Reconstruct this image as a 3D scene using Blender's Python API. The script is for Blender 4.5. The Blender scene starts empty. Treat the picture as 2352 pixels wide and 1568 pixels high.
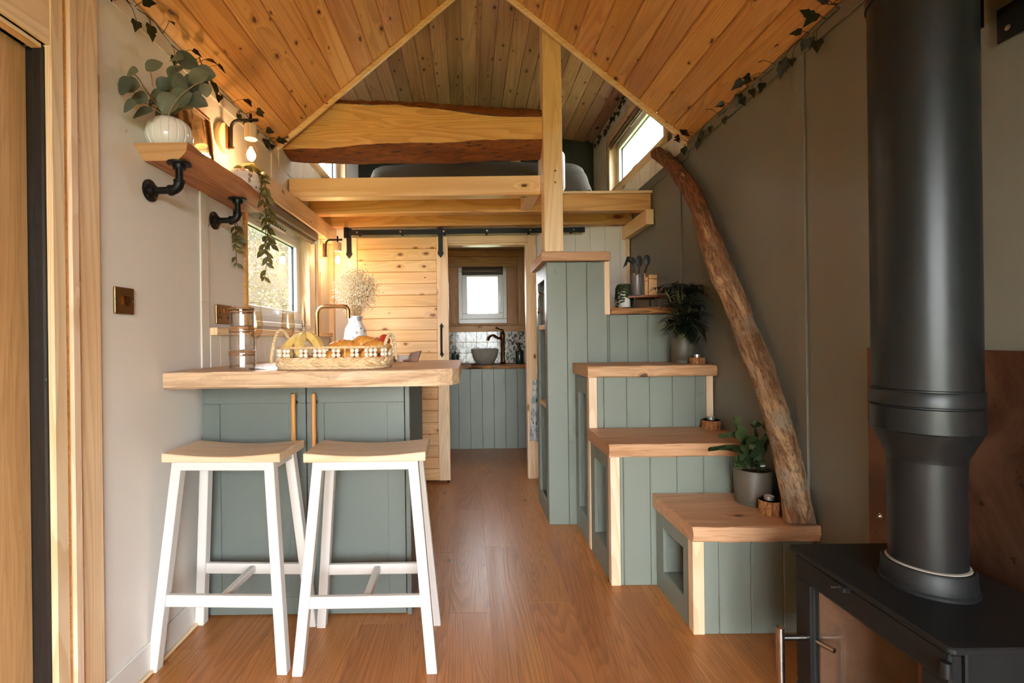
import bpy, bmesh, math, random
from math import sin, cos, pi, radians, sqrt, exp
from mathutils import Vector, Matrix, Quaternion, noise as mnoise
random.seed(11)
sc = bpy.context.scene
COL = sc.collection

# ------------------------------------------------------------------ camera, sky, exposure
F, VX, VY, ROLL, H = 1110.0, 1077.0, 778.0, 0.0125, 1.15      # pixels of the 2352 x 1568 frame; metres
cam_d = bpy.data.cameras.new('camera')
cam = bpy.data.objects.new('camera', cam_d)
COL.objects.link(cam)
cam_d.sensor_fit = 'HORIZONTAL'
cam_d.sensor_width = 36.0
cam_d.lens = F / 2352 * 36
cam_d.shift_x = (1176 - VX) / 2352
cam_d.shift_y = -(784 - VY) / 2352
cam_d.clip_start = 0.05
r_ = Vector((1, 0, -ROLL)).normalized()
f_ = Vector((0, 1, 0))
u_ = r_.cross(f_)
cam.matrix_world = Matrix(((r_.x, u_.x, -f_.x, 0), (r_.y, u_.y, -f_.y, 0), (r_.z, u_.z, -f_.z, H), (0, 0, 0, 1)))
sc.camera = cam
sc.view_settings.view_transform = 'Standard'
sc.view_settings.look = 'None'
sc.view_settings.gamma = 1.0
sc.view_settings.use_curve_mapping = False
sc.view_settings.exposure = 1.5
sc.cycles.max_bounces = 8
sc.cycles.diffuse_bounces = 4
sc.cycles.glossy_bounces = 2
sc.cycles.transmission_bounces = 4
sc.cycles.use_adaptive_sampling = True
sc.cycles.adaptive_threshold = 0.10
sc.cycles.adaptive_min_samples = 14
sc.cycles.transparent_max_bounces = 10
sc.cycles.caustics_reflective = False
sc.cycles.caustics_refractive = False
sc.cycles.sample_clamp_indirect = 6.0
sc.cycles.use_denoising = True
SKY = 10.5
world = bpy.data.worlds.new('overcast_sky')
sc.world = world
world.use_nodes = True
bg = world.node_tree.nodes['Background']
bg.inputs[0].default_value = (0.93, 0.965, 1.0, 1)
bg.inputs[1].default_value = SKY
world.cycles.sampling_method = 'AUTOMATIC'

def portal(x, y, z, w, h, rot):
    """marks a window opening for the renderer's sky sampling; gives no light itself"""
    l = bpy.data.lights.new('sky_portal', 'AREA')
    l.shape = 'RECTANGLE'; l.size = w; l.size_y = h
    l.cycles.is_portal = True
    o = bpy.data.objects.new('sky_portal', l)
    o.location = (x, y, z); o.rotation_euler = rot
    COL.objects.link(o)

# room dimensions
XL, XR = -1.136, 1.327
XM = (XL + XR) / 2
ZE, ZR = 2.317, 3.337          # eave and ridge
YG = 2.888                     # end of the steep ceiling, start of the raised loft roof
ZLE = 3.163                    # loft eave
YP = 3.97                      # partition with the sliding door
YLB = 5.02                     # back wall of the loft
YB = 5.45                      # back wall of the bathroom
YR = -1.75                     # rear wall with the glazed doors, behind the camera

portal(0.15, YR - 0.02, 1.06, 1.9, 2.1, (radians(90), 0, 0))
portal(XL - 0.2, 2.95, 1.57, 0.62, 0.98, (0, radians(-90), 0))
portal(0.16, YB + 0.12, 1.64, 0.54, 0.64, (radians(-90), 0, 0))
portal(XR + 0.2, 3.83, 2.70, 0.5, 1.2, (0, radians(90), 0))
portal(XL - 0.2, 3.83, 2.70, 0.5, 1.2, (0, radians(-90), 0))

# ------------------------------------------------------------------ helpers
def C(h, a=1.0):
    h = h.lstrip('#')
    v = [int(h[i:i+2], 16) / 255 for i in (0, 2, 4)]
    return tuple((c / 12.92 if c <= 0.04045 else ((c + 0.055) / 1.055) ** 2.4) for c in v) + (a,)

def at(px, py, d):
    """point of the room at depth d that the photograph shows at pixel (px, py)"""
    dx, dy = px - VX, py - VY
    return Vector(((dx - ROLL * dy) * d / F, d, H - (dy + ROLL * dx) * d / F))

def at_x(px, py, X):
    """point on the plane x = X shown at pixel (px, py)"""
    dx, dy = px - VX, py - VY
    d = X * F / (dx - ROLL * dy)
    return Vector((X, d, H - (dy + ROLL * dx) * d / F))

WPOS = {}
def tag(o, label, cat, group=None, kind=None):
    o['label'] = label; o['category'] = cat
    if group: o['group'] = group
    if kind: o['kind'] = kind
    return o

def root(name, label, cat, loc=(0, 0, 0), group=None, kind=None):
    o = bpy.data.objects.new(name, None)
    o.empty_display_size = 0.05
    COL.objects.link(o); o.location = loc
    WPOS[o.name] = Vector(loc)
    return tag(o, label, cat, group, kind)

def link(name, me, parent=None, loc=(0, 0, 0), rot=None, scale=None):
    o = bpy.data.objects.new(name, me); COL.objects.link(o)
    loc = Vector(loc); WPOS[o.name] = loc
    if parent is not None:
        o.parent = parent; loc = loc - WPOS[parent.name]
    o.location = loc
    if rot is not None:
        if isinstance(rot, Quaternion): o.rotation_mode = 'QUATERNION'; o.rotation_quaternion = rot
        else: o.rotation_euler = rot
    if scale is not None: o.scale = scale if hasattr(scale, '__len__') else (scale,) * 3
    return o

def mesh(verts, faces, mat=None, smooth=False, bev=0, name='m', seg=1):
    me = bpy.data.meshes.new(name)
    me.from_pydata([tuple(v) for v in verts], [], [tuple(f) for f in faces])
    bm = bmesh.new(); bm.from_mesh(me)
    bmesh.ops.recalc_face_normals(bm, faces=bm.faces)
    if bev:
        es = [e for e in bm.edges if len(e.link_faces) == 2 and e.calc_face_angle(0) > 0.5]
        bmesh.ops.bevel(bm, geom=es, offset=bev, segments=seg, affect='EDGES', profile=0.5, clamp_overlap=True)
    bm.to_mesh(me); bm.free()
    if smooth:
        for p in me.polygons: p.use_smooth = True
        me.set_sharp_from_angle(angle=radians(42))
    if mat: me.materials.append(mat)
    return me

def mk(name, vf, mat, parent=None, smooth=False, bev=0, seg=1, origin=None):
    """one mesh object out of world-space verts and faces, its origin at the middle of its box"""
    v, f = vf
    v = [Vector(p) for p in v]
    if origin is None:
        lo = [min(p[i] for p in v) for i in range(3)]; hi = [max(p[i] for p in v) for i in range(3)]
        origin = Vector([(a + b) / 2 for a, b in zip(lo, hi)])
    origin = Vector(origin)
    me = mesh([p - origin for p in v], f, mat, smooth, bev, name, seg)
    return link(name, me, parent, origin)

BF = [(0, 3, 2, 1), (4, 5, 6, 7), (0, 1, 5, 4), (1, 2, 6, 5), (2, 3, 7, 6), (3, 0, 4, 7)]
def boxv(x0, x1, y0, y1, z0, z1):
    return ([(x0, y0, z0), (x1, y0, z0), (x1, y1, z0), (x0, y1, z0), (x0, y0, z1), (x1, y0, z1), (x1, y1, z1), (x0, y1, z1)], BF)

def box(name, x0, x1, y0, y1, z0, z1, mat, parent=None, bev=0.002, seg=1):
    return mk(name, boxv(x0, x1, y0, y1, z0, z1), mat, parent, False, bev, seg)

def join(*vfs):
    V, Fs = [], []
    for v, f in vfs:
        k = len(V); V += [Vector(p) for p in v]; Fs += [tuple(i + k for i in q) for q in f]
    return V, Fs

def xf(vf, m):
    return [m @ Vector(p) for p in vf[0]], vf[1]

def ringv(axis, a0, a1, u0, u1, v0, v1, t, tb=None, tt=None):
    """four-sided frame in the plane across axis: outer rect u0..u1 x v0..v1, member width t"""
    tb = t if tb is None else tb; tt = t if tt is None else tt
    rects = [(u0, u1, v0, v0 + tb), (u0, u1, v1 - tt, v1), (u0, u0 + t, v0 + tb, v1 - tt), (u1 - t, u1, v0 + tb, v1 - tt)]
    out = []
    for (a, b, c, d) in rects:
        if axis == 'x': out.append(boxv(a0, a1, a, b, c, d))
        elif axis == 'y': out.append(boxv(a, b, a0, a1, c, d))
        else: out.append(boxv(a, b, c, d, a0, a1))
    return join(*out)

def beamv(p, q, w, h, up=(0, 0, 1)):
    """square bar from p to q"""
    p, q = Vector(p), Vector(q); d = (q - p).normalized()
    s = d.cross(Vector(up)).normalized(); u = s.cross(d)
    V = []
    for e in (p, q):
        for a, b in ((-1, -1), (1, -1), (1, 1), (-1, 1)): V.append(e + s * a * w / 2 + u * b * h / 2)
    return V, [(0, 1, 2, 3), (4, 7, 6, 5), (0, 4, 5, 1), (1, 5, 6, 2), (2, 6, 7, 3), (3, 7, 4, 0)]

def tubev(pts, rad, n=12, cap=True, fn=None):
    pts = [Vector(p) for p in pts]
    rad = rad if hasattr(rad, '__len__') else [rad] * len(pts)
    V, Fs = [], []
    t0 = (pts[1] - pts[0]).normalized()
    s = t0.orthogonal().normalized()
    for i, p in enumerate(pts):
        t = (pts[min(i + 1, len(pts) - 1)] - pts[max(i - 1, 0)])
        if t.length < 1e-9: t = t0
        t = t.normalized()
        s = (s - t * s.dot(t)).normalized(); b = t.cross(s)
        for k in range(n):
            a = 2 * pi * k / n
            r = rad[i] * (fn(i, a) if fn else 1)
            V.append(p + (s * cos(a) + b * sin(a)) * r)
    for i in range(len(pts) - 1):
        for k in range(n):
            k2 = (k + 1) % n
            Fs.append((i * n + k, i * n + k2, (i + 1) * n + k2, (i + 1) * n + k))
    if cap:
        Fs.append(tuple(range(n - 1, -1, -1))); Fs.append(tuple((len(pts) - 1) * n + k for k in range(n)))
    return V, Fs

def lathev(prof, c=(0, 0, 0), n=32, fn=None, axis='z'):
    V, Fs = [], []
    c = Vector(c)
    for (r, z) in prof:
        for k in range(n):
            a = 2 * pi * k / n
            rr = max(r, 1e-5) * (fn(a, z) if fn else 1)
            p = (rr * cos(a), rr * sin(a), z)
            if axis == 'x': p = (z, rr * cos(a), rr * sin(a))
            elif axis == 'y': p = (rr * cos(a), z, rr * sin(a))
            V.append(c + Vector(p))
    m = len(prof)
    for i in range(m - 1):
        for k in range(n):
            k2 = (k + 1) % n
            Fs.append((i * n + k, i * n + k2, (i + 1) * n + k2, (i + 1) * n + k))
    if prof[0][0] > 1e-4: Fs.append(tuple(range(n - 1, -1, -1)))
    if prof[-1][0] > 1e-4: Fs.append(tuple((m - 1) * n + k for k in range(n)))
    return V, Fs

def prismv(outline, axis, a0, a1):
    """polygon extruded along axis; outline in the other two coordinates in xyz order"""
    n = len(outline); V = []
    for a in (a0, a1):
        for (u, v) in outline:
            V.append({'x': (a, u, v), 'y': (u, a, v), 'z': (u, v, a)}[axis])
    Fs = [tuple(range(n - 1, -1, -1)), tuple(range(n, 2 * n))]
    Fs += [(i, (i + 1) % n, n + (i + 1) % n, n + i) for i in range(n)]
    return V, Fs

def catmull(pts, k=6):
    P = [Vector(p) for p in pts]; P = [2 * P[0] - P[1]] + P + [2 * P[-1] - P[-2]]
    out = []
    for i in range(1, len(P) - 2):
        for j in range(k):
            t = j / k
            out.append(0.5 * ((2 * P[i]) + (P[i+1] - P[i-1]) * t + (2*P[i-1] - 5*P[i] + 4*P[i+1] - P[i+2]) * t*t + (-P[i-1] + 3*P[i] - 3*P[i+1] + P[i+2]) * t**3))
    out.append(P[-2])
    return out

def lerp_list(vals, k):
    out = []
    for i in range(len(vals) - 1):
        for j in range(k): out.append(vals[i] + (vals[i+1] - vals[i]) * j / k)
    out.append(vals[-1]); return out

def rr_path(hx, hy, r, n=10):
    """rounded rectangle path, counter-clockwise"""
    out = []
    for cx, cy, a0 in ((hx - r, hy - r, 0), (-hx + r, hy - r, pi/2), (-hx + r, -hy + r, pi), (hx - r, -hy + r, 3*pi/2)):
        for i in range(n + 1):
            a = a0 + pi / 2 * i / n
            out.append((cx + r * cos(a), cy + r * sin(a)))
    return out

def resample(pts, n, closed=True):
    P = [Vector(p) for p in pts]
    if closed: P = P + [P[0]]
    L = [0]
    for a, b in zip(P, P[1:]): L.append(L[-1] + (b - a).length)
    out, j = [], 0
    for i in range(n):
        s = L[-1] * i / (n if closed else n - 1)
        while j < len(P) - 2 and L[j + 1] < s: j += 1
        t = (s - L[j]) / max(L[j + 1] - L[j], 1e-9)
        out.append(P[j].lerp(P[j + 1], t))
    return out

def copy_tree(o, parent=None):
    c = o.copy(); COL.objects.link(c); c.parent = parent
    for ch in o.children: copy_tree(ch, c)
    return c

def wall_cells(axis, a0, a1, us, vs, solid):
    """wall slab between a0 and a1 made of the cells of a grid for which solid(u, v) holds"""
    V, Fs, idx = [], [], {}
    def vid(i, j, s):
        k = (i, j, s)
        if k not in idx:
            a = a1 if s else a0
            idx[k] = len(V); V.append((a, us[i], vs[j]) if axis == 'x' else (us[i], a, vs[j]))
        return idx[k]
    ok = lambda i, j: 0 <= i < len(us) - 1 and 0 <= j < len(vs) - 1 and solid((us[i] + us[i+1]) / 2, (vs[j] + vs[j+1]) / 2)
    for i in range(len(us) - 1):
        for j in range(len(vs) - 1):
            if not ok(i, j): continue
            for s in (0, 1): Fs.append((vid(i, j, s), vid(i+1, j, s), vid(i+1, j+1, s), vid(i, j+1, s)))
            for (di, dj, e) in ((-1, 0, ((i, j), (i, j+1))), (1, 0, ((i+1, j), (i+1, j+1))), (0, -1, ((i, j), (i+1, j))), (0, 1, ((i, j+1), (i+1, j+1)))):
                if not ok(i + di, j + dj):
                    (p, q), (r, t) = e
                    Fs.append((vid(p, q, 0), vid(r, t, 0), vid(r, t, 1), vid(p, q, 1)))
    return V, Fs

# ------------------------------------------------------------------ materials
class G:
    def __init__(s, name):
        s.m = bpy.data.materials.new(name); s.m.use_nodes = True
        s.t = s.m.node_tree; s.t.nodes.clear()
        s.out = s.t.nodes.new('ShaderNodeOutputMaterial')
    def n(s, ty, ins=None, **props):
        nd = s.t.nodes.new('ShaderNode' + ty)
        for k, v in props.items(): setattr(nd, k, v)
        for k, v in (ins or {}).items(): s.put(nd.inputs[k], v)
        return nd
    def put(s, sock, v):
        if isinstance(v, bpy.types.NodeSocket): s.t.links.new(v, sock)
        else: sock.default_value = v
    def math(s, op, a, b=0.0, c=0.0, clamp=False):
        nd = s.n('Math', {0: a, 1: b, 2: c}, operation=op, use_clamp=clamp); return nd.outputs[0]
    def mix(s, f, a, b, blend='MIX'):
        nd = s.n('Mix', {0: f, 6: a, 7: b}, data_type='RGBA', blend_type=blend); return nd.outputs[2]
    def mr(s, v, a, b, c=0.0, d=1.0):
        nd = s.n('MapRange', {0: v, 1: a, 2: b, 3: c, 4: d}, interpolation_type='SMOOTHSTEP'); return nd.outputs[0]
    def noise(s, vec, scale=5, detail=3, rough=0.5, dist=0.0):
        nd = s.n('TexNoise', {'Vector': vec, 'Scale': scale, 'Detail': detail, 'Roughness': rough, 'Distortion': dist}); return nd.outputs['Fac']
    def obj(s): return s.n('TexCoord').outputs['Object']
    def rnd(s): return s.n('ObjectInfo').outputs['Random']
    def sep(s, v): nd = s.n('SeparateXYZ', {0: v}); return nd.outputs
    def comb(s, x, y, z): return s.n('CombineXYZ', {0: x, 1: y, 2: z}).outputs[0]
    def bump(s, h, strength=0.3, dist=0.002): return s.n('Bump', {'Height': h, 'Strength': strength, 'Distance': dist}).outputs[0]
    def bsdf(s, col, rough=0.5, metal=0.0, normal=None, **extra):
        ins = {'Base Color': col, 'Roughness': rough, 'Metallic': metal}
        if normal is not None: ins['Normal'] = normal
        ins.update(extra)
        b = s.n('BsdfPrincipled', ins)
        s.t.links.new(b.outputs[0], s.out.inputs[0]); return s.m

def shifted(g, axis):
    """object coordinates as along / across / across, moved by a random amount per piece"""
    o = g.sep(g.obj()); r = g.rnd()
    off = g.math('MULTIPLY', r, 41.0)
    order = {'x': (0, 1, 2), 'y': (1, 0, 2), 'z': (2, 0, 1)}[axis]
    a = g.math('ADD', o[order[0]], off)
    p = g.math('ADD', o[order[1]], g.math('MULTIPLY', off, 0.37))
    q = g.math('ADD', o[order[2]], g.math('MULTIPLY', off, 0.73))
    return a, p, q, r

def wood(name, axis, light, mid, dark, knot='4a2410', knots=0.35, ksize=0.12, kscale=(4.0, 7.5), rings=9.0, stretch=(0.9, 8.0), rough=0.45, line=0.55, vary=0.18, fiber=0.25, bump=0.15, blotch=0.35, coat=0.0):
    g = G(name)
    a, p, q, r = shifted(g, axis)
    S = lambda x, k: g.math('MULTIPLY', x, k)
    vn = g.comb(S(a, stretch[0]), S(p, stretch[1]), S(q, stretch[1]))
    n1 = g.noise(vn, 1.0, 1.5, 0.4, 0.4)
    vk = g.comb(S(a, kscale[0]), S(g.math('ADD', p, q), kscale[1]), 0.0)
    wob = g.n('TexNoise', {'Vector': g.comb(S(a, 22.0), S(p, 40.0), S(q, 40.0)), 'Scale': 1.0, 'Detail': 2.0}).outputs['Color']
    vk = g.mix(0.13, vk, wob, 'ADD')
    vo = g.n('TexVoronoi', {'Vector': vk, 'Scale': 1.0, 'Randomness': 0.95}, feature='F1', voronoi_dimensions='2D')
    kd = vo.outputs['Distance']; kc = g.sep(vo.outputs['Color'])[0]
    sel = g.mr(kc, 1 - knots, 1 - knots + 0.02)
    kr = g.math('MULTIPLY_ADD', g.sep(vo.outputs['Color'])[1], ksize * 1.1, ksize * 0.25)
    km = g.math('MULTIPLY', g.math('SUBTRACT', 1.0, g.mr(g.math('DIVIDE', kd, kr), 0.6, 1.05)), sel)
    kg = g.math('MULTIPLY', g.math('SUBTRACT', 1.0, g.mr(g.math('DIVIDE', kd, kr), 0.6, 3.4)), sel)
    v = g.math('ADD', g.math('MULTIPLY', n1, rings), g.math('MULTIPLY', kg, 1.1))
    v = g.math('ADD', v, S(p, 5.0))
    fr = g.math('FRACT', v)
    ln = g.math('MULTIPLY', g.mr(fr, 0.25, 0.9), g.math('SUBTRACT', 1.0, g.mr(fr, 0.92, 1.0)))
    fib = g.noise(g.comb(S(a, 5.0), S(p, 190.0), S(q, 190.0)), 1.0, 2.0, 0.6)
    big = g.noise(g.comb(S(a, 0.7), S(p, 3.5), S(q, 3.5)), 1.0, 2.0, 0.5)
    col = g.mix(g.mr(big, 0.5 - blotch * 0.5, 0.5 + blotch * 0.7), C(light), C(mid))
    col = g.mix(S(ln, line), col, C(dark))
    col = g.mix(S(g.mr(fib, 0.45, 0.75), fiber), col, C(dark))
    halo = g.math('MULTIPLY', g.math('SUBTRACT', 1.0, g.mr(g.math('DIVIDE', kd, kr), 0.9, 2.2)), sel)
    col = g.mix(S(halo, 0.45), col, C(dark))
    col = g.mix(S(km, 0.9), col, C(knot))
    hv = g.n('HueSaturation', {'Hue': g.math('MULTIPLY_ADD', r, 0.007, 0.497), 'Saturation': g.math('MULTIPLY_ADD', r, vary * 0.6, 1 - vary * 0.3), 'Value': g.math('MULTIPLY_ADD', g.math('FRACT', g.math('MULTIPLY', r, 7.13)), vary * 2, 1 - vary), 'Color': col}).outputs[0]
    nm = g.bump(g.math('ADD', fib, S(ln, 0.5)), bump, 0.001)
    ex = {}
    if coat: ex = {'Coat Weight': coat, 'Coat Roughness': 0.15}
    return g.bsdf(hv, rough, 0, nm, **ex)

def plain(name, col, rough=0.5, metal=0.0, var=0.06, scale=6.0, bump=0.0, bscale=60.0, **extra):
    g = G(name)
    v = g.obj()
    nz = g.noise(v, scale, 3, 0.55)
    c = C(col)
    lo = tuple(x * (1 - var) for x in c[:3]) + (1,); hi = tuple(min(1, x * (1 + var)) for x in c[:3]) + (1,)
    nm = g.bump(g.noise(v, bscale, 3, 0.6), bump, 0.001) if bump else None
    return g.bsdf(g.mix(nz, lo, hi), rough, metal, nm, **extra)

def paint(name, col, axis='z', rough=0.45, var=0.05):
    """brushed satin paint with faint strokes along the axis"""
    g = G(name)
    a, p, q, r = shifted(g, axis)
    st = g.noise(g.comb(g.math('MULTIPLY', a, 3.0), g.math('MULTIPLY', p, 120.0), g.math('MULTIPLY', q, 120.0)), 1.0, 2, 0.6)
    big = g.noise(g.obj(), 2.5, 3, 0.5)
    c = C(col)
    lo = tuple(x * (1 - var) for x in c[:3]) + (1,); hi = tuple(min(1, x * (1 + var)) for x in c[:3]) + (1,)
    return g.bsdf(g.mix(g.math('MULTIPLY_ADD', st, 0.5, g.math('MULTIPLY', big, 0.5)), lo, hi), rough, 0, g.bump(st, 0.12, 0.001))

def pane_mat(name, tint=(1, 1, 1, 1), rough=0.0, refl=1.0, edge=1.0):
    g = G(name)
    fc = g.n('LayerWeight', {'Blend': 0.5}).outputs['Facing']
    fr = g.math('MULTIPLY_ADD', g.math('POWER', fc, 5.0), 0.95, 0.04, True)
    if edge < 1: tint = g.mix(g.math('POWER', fc, 2.5), tint, tuple(x * edge for x in tint[:3]) + (1,))
    tr = g.n('BsdfTransparent', {'Color': tint}); gl = g.n('BsdfGlossy', {'Color': (1, 1, 1, 1), 'Roughness': rough})
    mx = g.n('MixShader', {0: g.math('MULTIPLY', fr, refl), 1: tr.outputs[0], 2: gl.outputs[0]})
    g.t.links.new(mx.outputs[0], g.out.inputs[0]); return g.m

def emit(name, col, strength):
    g = G(name)
    e = g.n('Emission', {'Color': col, 'Strength': strength}); g.t.links.new(e.outputs[0], g.out.inputs[0]); return g.m

def leaf_mat(name, c1, c2, rough=0.45, trans=0.25):
    g = G(name)
    r = g.rnd()
    col = g.mix(r, C(c1), C(c2))
    col = g.mix(g.math('MULTIPLY', g.noise(g.obj(), 40, 2), 0.35), col, C(c2))
    b = g.n('BsdfPrincipled', {'Base Color': col, 'Roughness': rough})
    t = g.n('BsdfTranslucent', {'Color': col})
    mx = g.n('MixShader', {0: trans, 1: b.outputs[0], 2: t.outputs[0]})
    g.t.links.new(mx.outputs[0], g.out.inputs[0]); return g.m

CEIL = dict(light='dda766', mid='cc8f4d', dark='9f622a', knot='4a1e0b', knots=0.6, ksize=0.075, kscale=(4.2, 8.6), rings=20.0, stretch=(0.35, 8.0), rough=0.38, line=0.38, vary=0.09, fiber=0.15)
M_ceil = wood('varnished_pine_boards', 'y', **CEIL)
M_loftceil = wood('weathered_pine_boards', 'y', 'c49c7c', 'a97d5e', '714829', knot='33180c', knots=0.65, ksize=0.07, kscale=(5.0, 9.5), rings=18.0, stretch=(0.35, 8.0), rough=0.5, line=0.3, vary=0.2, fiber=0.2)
PALE = dict(light='f4dab4', mid='ebc696', dark='d2a268', knot='6b3516', knots=0.2, ksize=0.08, rough=0.42, line=0.42, vary=0.07, rings=17.0, stretch=(0.5, 8.0), fiber=0.15)
M_pine = {k: wood('pale_pine_' + k, k, **PALE) for k in 'xyz'}
WHITEWOOD = dict(light='f0d9bd', mid='e8caa6', dark='cfa87c', knot='8a5a35', knots=0.08, rough=0.5, line=0.4, vary=0.05)
M_post = {k: wood('whitewood_' + k, k, **WHITEWOOD) for k in 'xyz'}
M_door = wood('knotty_pine_x', 'x', 'edc48e', 'e3b275', 'bd8443', knot='7a3a14', knots=0.5, ksize=0.10, kscale=(5.0, 9.0), rings=12.0, stretch=(0.5, 9.0), rough=0.42, line=0.3, vary=0.06, fiber=0.12)
M_joist = wood('orange_pine_x', 'x', 'e2b172', 'd19549', 'a8682a', knot='6e3512', knots=0.35, ksize=0.10, kscale=(2.6, 6.5), rings=14.0, stretch=(0.4, 8.0), rough=0.42, line=0.35, vary=0.08, fiber=0.15)
M_joist_pale = wood('pale_beam_x', 'x', 'f5dcb4', 'e6ba80', 'cf9a58', knots=0.05, rings=5.0, stretch=(0.3, 9.0), rough=0.42, line=0.45, vary=0.05)
M_bath = {k: wood('bathroom_pine_' + k, k, 'd0a06c', 'bd8854', '8e5c2c', knot='4a240e', knots=0.3, ksize=0.09, rings=14.0, rough=0.5, line=0.45, vary=0.1) for k in 'xz'}
M_floor = wood('oak_floor', 'y', 'c4854a', 'ab6c38', '7a4722', knot='3c1c0b', knots=0.10, ksize=0.05, kscale=(2.6, 6.0), rings=46.0, stretch=(0.42, 5.0), rough=0.33, line=0.34, vary=0.06, fiber=0.5, bump=0.25, blotch=0.5)
M_tread = {k: wood('tread_oak_' + k, k, 'd8ae87', 'c69468', '96683f', knot='4f2e1c', knots=0.14, ksize=0.07, kscale=(3.0, 6.0), rings=9.0, stretch=(0.5, 7.0), rough=0.5, line=0.32, vary=0.05, fiber=0.4, blotch=0.6) for k in 'xy'}
M_bar = wood('breakfast_bar_oak', 'x', 'e0c4a2', 'c8a27c', '8a6a50', knot='5a3c28', knots=0.12, ksize=0.09, kscale=(2.0, 6.0), rings=12.0, stretch=(0.5, 10.0), rough=0.5, line=0.35, vary=0.03, fiber=0.45, blotch=0.8)
M_shelf = wood('shelf_oak', 'y', 'c98d5b', 'b3713f', '7c4722', knot='3a1d10', knots=0.15, ksize=0.1, kscale=(4.0, 8.0), rings=9.0, rough=0.5, line=0.5, vary=0.03, fiber=0.4)
M_shelf_end = wood('shelf_end_grain', 'x', 'e3bd93', 'd5a677', 'b07f50', knots=0.05, rings=10.0, rough=0.55, line=0.35, vary=0.03)
M_seat = wood('stool_seat_wood', 'x', 'ecd3b4', 'e2bf98', 'caa074', knots=0.0, rings=6.0, stretch=(0.7, 9.0), rough=0.35, line=0.35, vary=0.03, fiber=0.2)
M_entry = wood('entrance_door_wood', 'z', 'd8ad7c', 'cb9c6a', 'ac7e4e', knots=0.0, rings=14.0, stretch=(0.9, 14.0), rough=0.5, line=0.25, vary=0.03, fiber=0.5)
M_handle = wood('handle_wood', 'z', 'd79c5e', 'c98a49', 'a1672c', knots=0.0, rough=0.4, vary=0.03)
M_dkwood = wood('dark_walnut', 'x', '8d5a38', '744524', '4a2711', knots=0.1, rough=0.45, vary=0.1)
M_live = wood('live_edge_step', 'x', 'c28a56', '9c6538', '42220f', knot='2d160a', knots=0.3, ksize=0.2, kscale=(3.0, 9.0), rings=9.0, stretch=(1.2, 16.0), rough=0.5, line=0.75, vary=0.03, blotch=0.8)
M_logface = wood('log_face', 'x', 'f3cb8e', 'e2ae66', 'b87a36', knot='7a3f17', knots=0.08, ksize=0.06, kscale=(2.0, 6.0), rings=14.0, stretch=(1.0, 9.0), rough=0.4, line=0.4, vary=0.02, blotch=0.7)

def bark(name, c1, c2, c3, sx=(2.5, 16, 16), rough=0.75, bump=0.6):
    g = G(name)
    o = g.n('Mapping', {'Vector': g.obj(), 'Scale': sx}).outputs[0]
    n1 = g.noise(o, 1.6, 6, 0.65, 0.6); n2 = g.noise(o, 5.0, 4, 0.6, 0.3)
    col = g.mix(g.mr(n1, 0.35, 0.65), C(c1), C(c2)); col = g.mix(g.mr(n2, 0.52, 0.68), col, C(c3))
    return g.bsdf(col, rough, 0, g.bump(g.math('ADD', n1, n2), bump, 0.006))
M_bark = bark('log_bark', '6b3513', '8a4c1c', '3d1c0a')
def branch_mat():
    g = G('driftwood_branch')
    o = g.obj(); z = g.sep(o)[2]
    st = g.n('Mapping', {'Vector': o, 'Rotation': (radians(-34), 0, 0), 'Scale': (0.045, 0.045, 0.32)}, vector_type='TEXTURE').outputs[0]
    n1 = g.noise(st, 1.0, 6, 0.7, 0.5); n2 = g.noise(st, 2.3, 6, 0.7, 0.8); n3 = g.noise(o, 7, 5, 0.65); n4 = g.noise(st, 5.0, 4, 0.7, 0.3)
    col = g.mix(g.mr(n1, 0.40, 0.60), C('7c5636'), C('bd9a72'))
    col = g.mix(g.mr(n3, 0.48, 0.62), col, C('a08e76'))
    col = g.mix(g.math('MULTIPLY', g.mr(n4, 0.50, 0.64), 0.7), col, C('4a2e1b'))
    # bark still clings to the upper half
    up = g.mr(g.math('ADD', z, g.math('MULTIPLY', g.math('SUBTRACT', n3, 0.5), 1.6)), -0.25, 0.55)
    bk = g.mix(g.mr(n2, 0.40, 0.58), C('4a2410'), C('8e5026'))
    bk = g.mix(g.mr(n1, 0.56, 0.64), bk, C('c29a66'))
    col = g.mix(g.math('MULTIPLY', up, 0.92), col, bk)
    col = g.mix(g.math('MULTIPLY', g.mr(n2, 0.60, 0.68), 0.75), col, C('2e170c'))
    return g.bsdf(col, 0.7, 0, g.bump(g.math('ADD', n1, g.math('ADD', n2, n4)), 0.9, 0.008))
M_branch = branch_mat()

M_white = paint('white_wall_paint', 'e6e2dc', 'z', 0.55, 0.03)
M_whiteboard = paint('white_board_paint', 'e4ded4', 'z', 0.5, 0.03)
M_gloss = plain('white_stool_paint', 'dfddd9', 0.38, var=0.015)
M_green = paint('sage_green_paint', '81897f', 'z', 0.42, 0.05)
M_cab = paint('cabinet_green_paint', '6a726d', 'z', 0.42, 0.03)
M_olive = paint('olive_wall_paint', '747165', 'z', 0.5, 0.04)
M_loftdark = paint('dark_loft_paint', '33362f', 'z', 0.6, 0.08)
M_upvc = plain('white_plastic_frame', 'e4e4e2', 0.3, var=0.01)
M_black = plain('black_iron', '1c1b1a', 0.42, 0.6, bump=0.1)
M_blackdoor = plain('black_door_frame', '2a2624', 0.35, 0.2, var=0.15)
M_stove = plain('stove_black_steel', '131516', 0.5, 0.0, var=0.12, scale=4, bump=0.12, bscale=300, **{'Specular IOR Level': 0.35})
M_flue = plain('matt_black_flue', '151819', 0.34, 0.0, var=0.06, scale=3, **{'Specular IOR Level': 0.32})
M_pipe = plain('graphite_flue_pipe', '181819', 0.38, 0.0, var=0.15, scale=8, **{'Specular IOR Level': 0.3})
M_chrome = plain('brushed_steel', 'b9b9b7', 0.22, 1.0, var=0.05)
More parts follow.
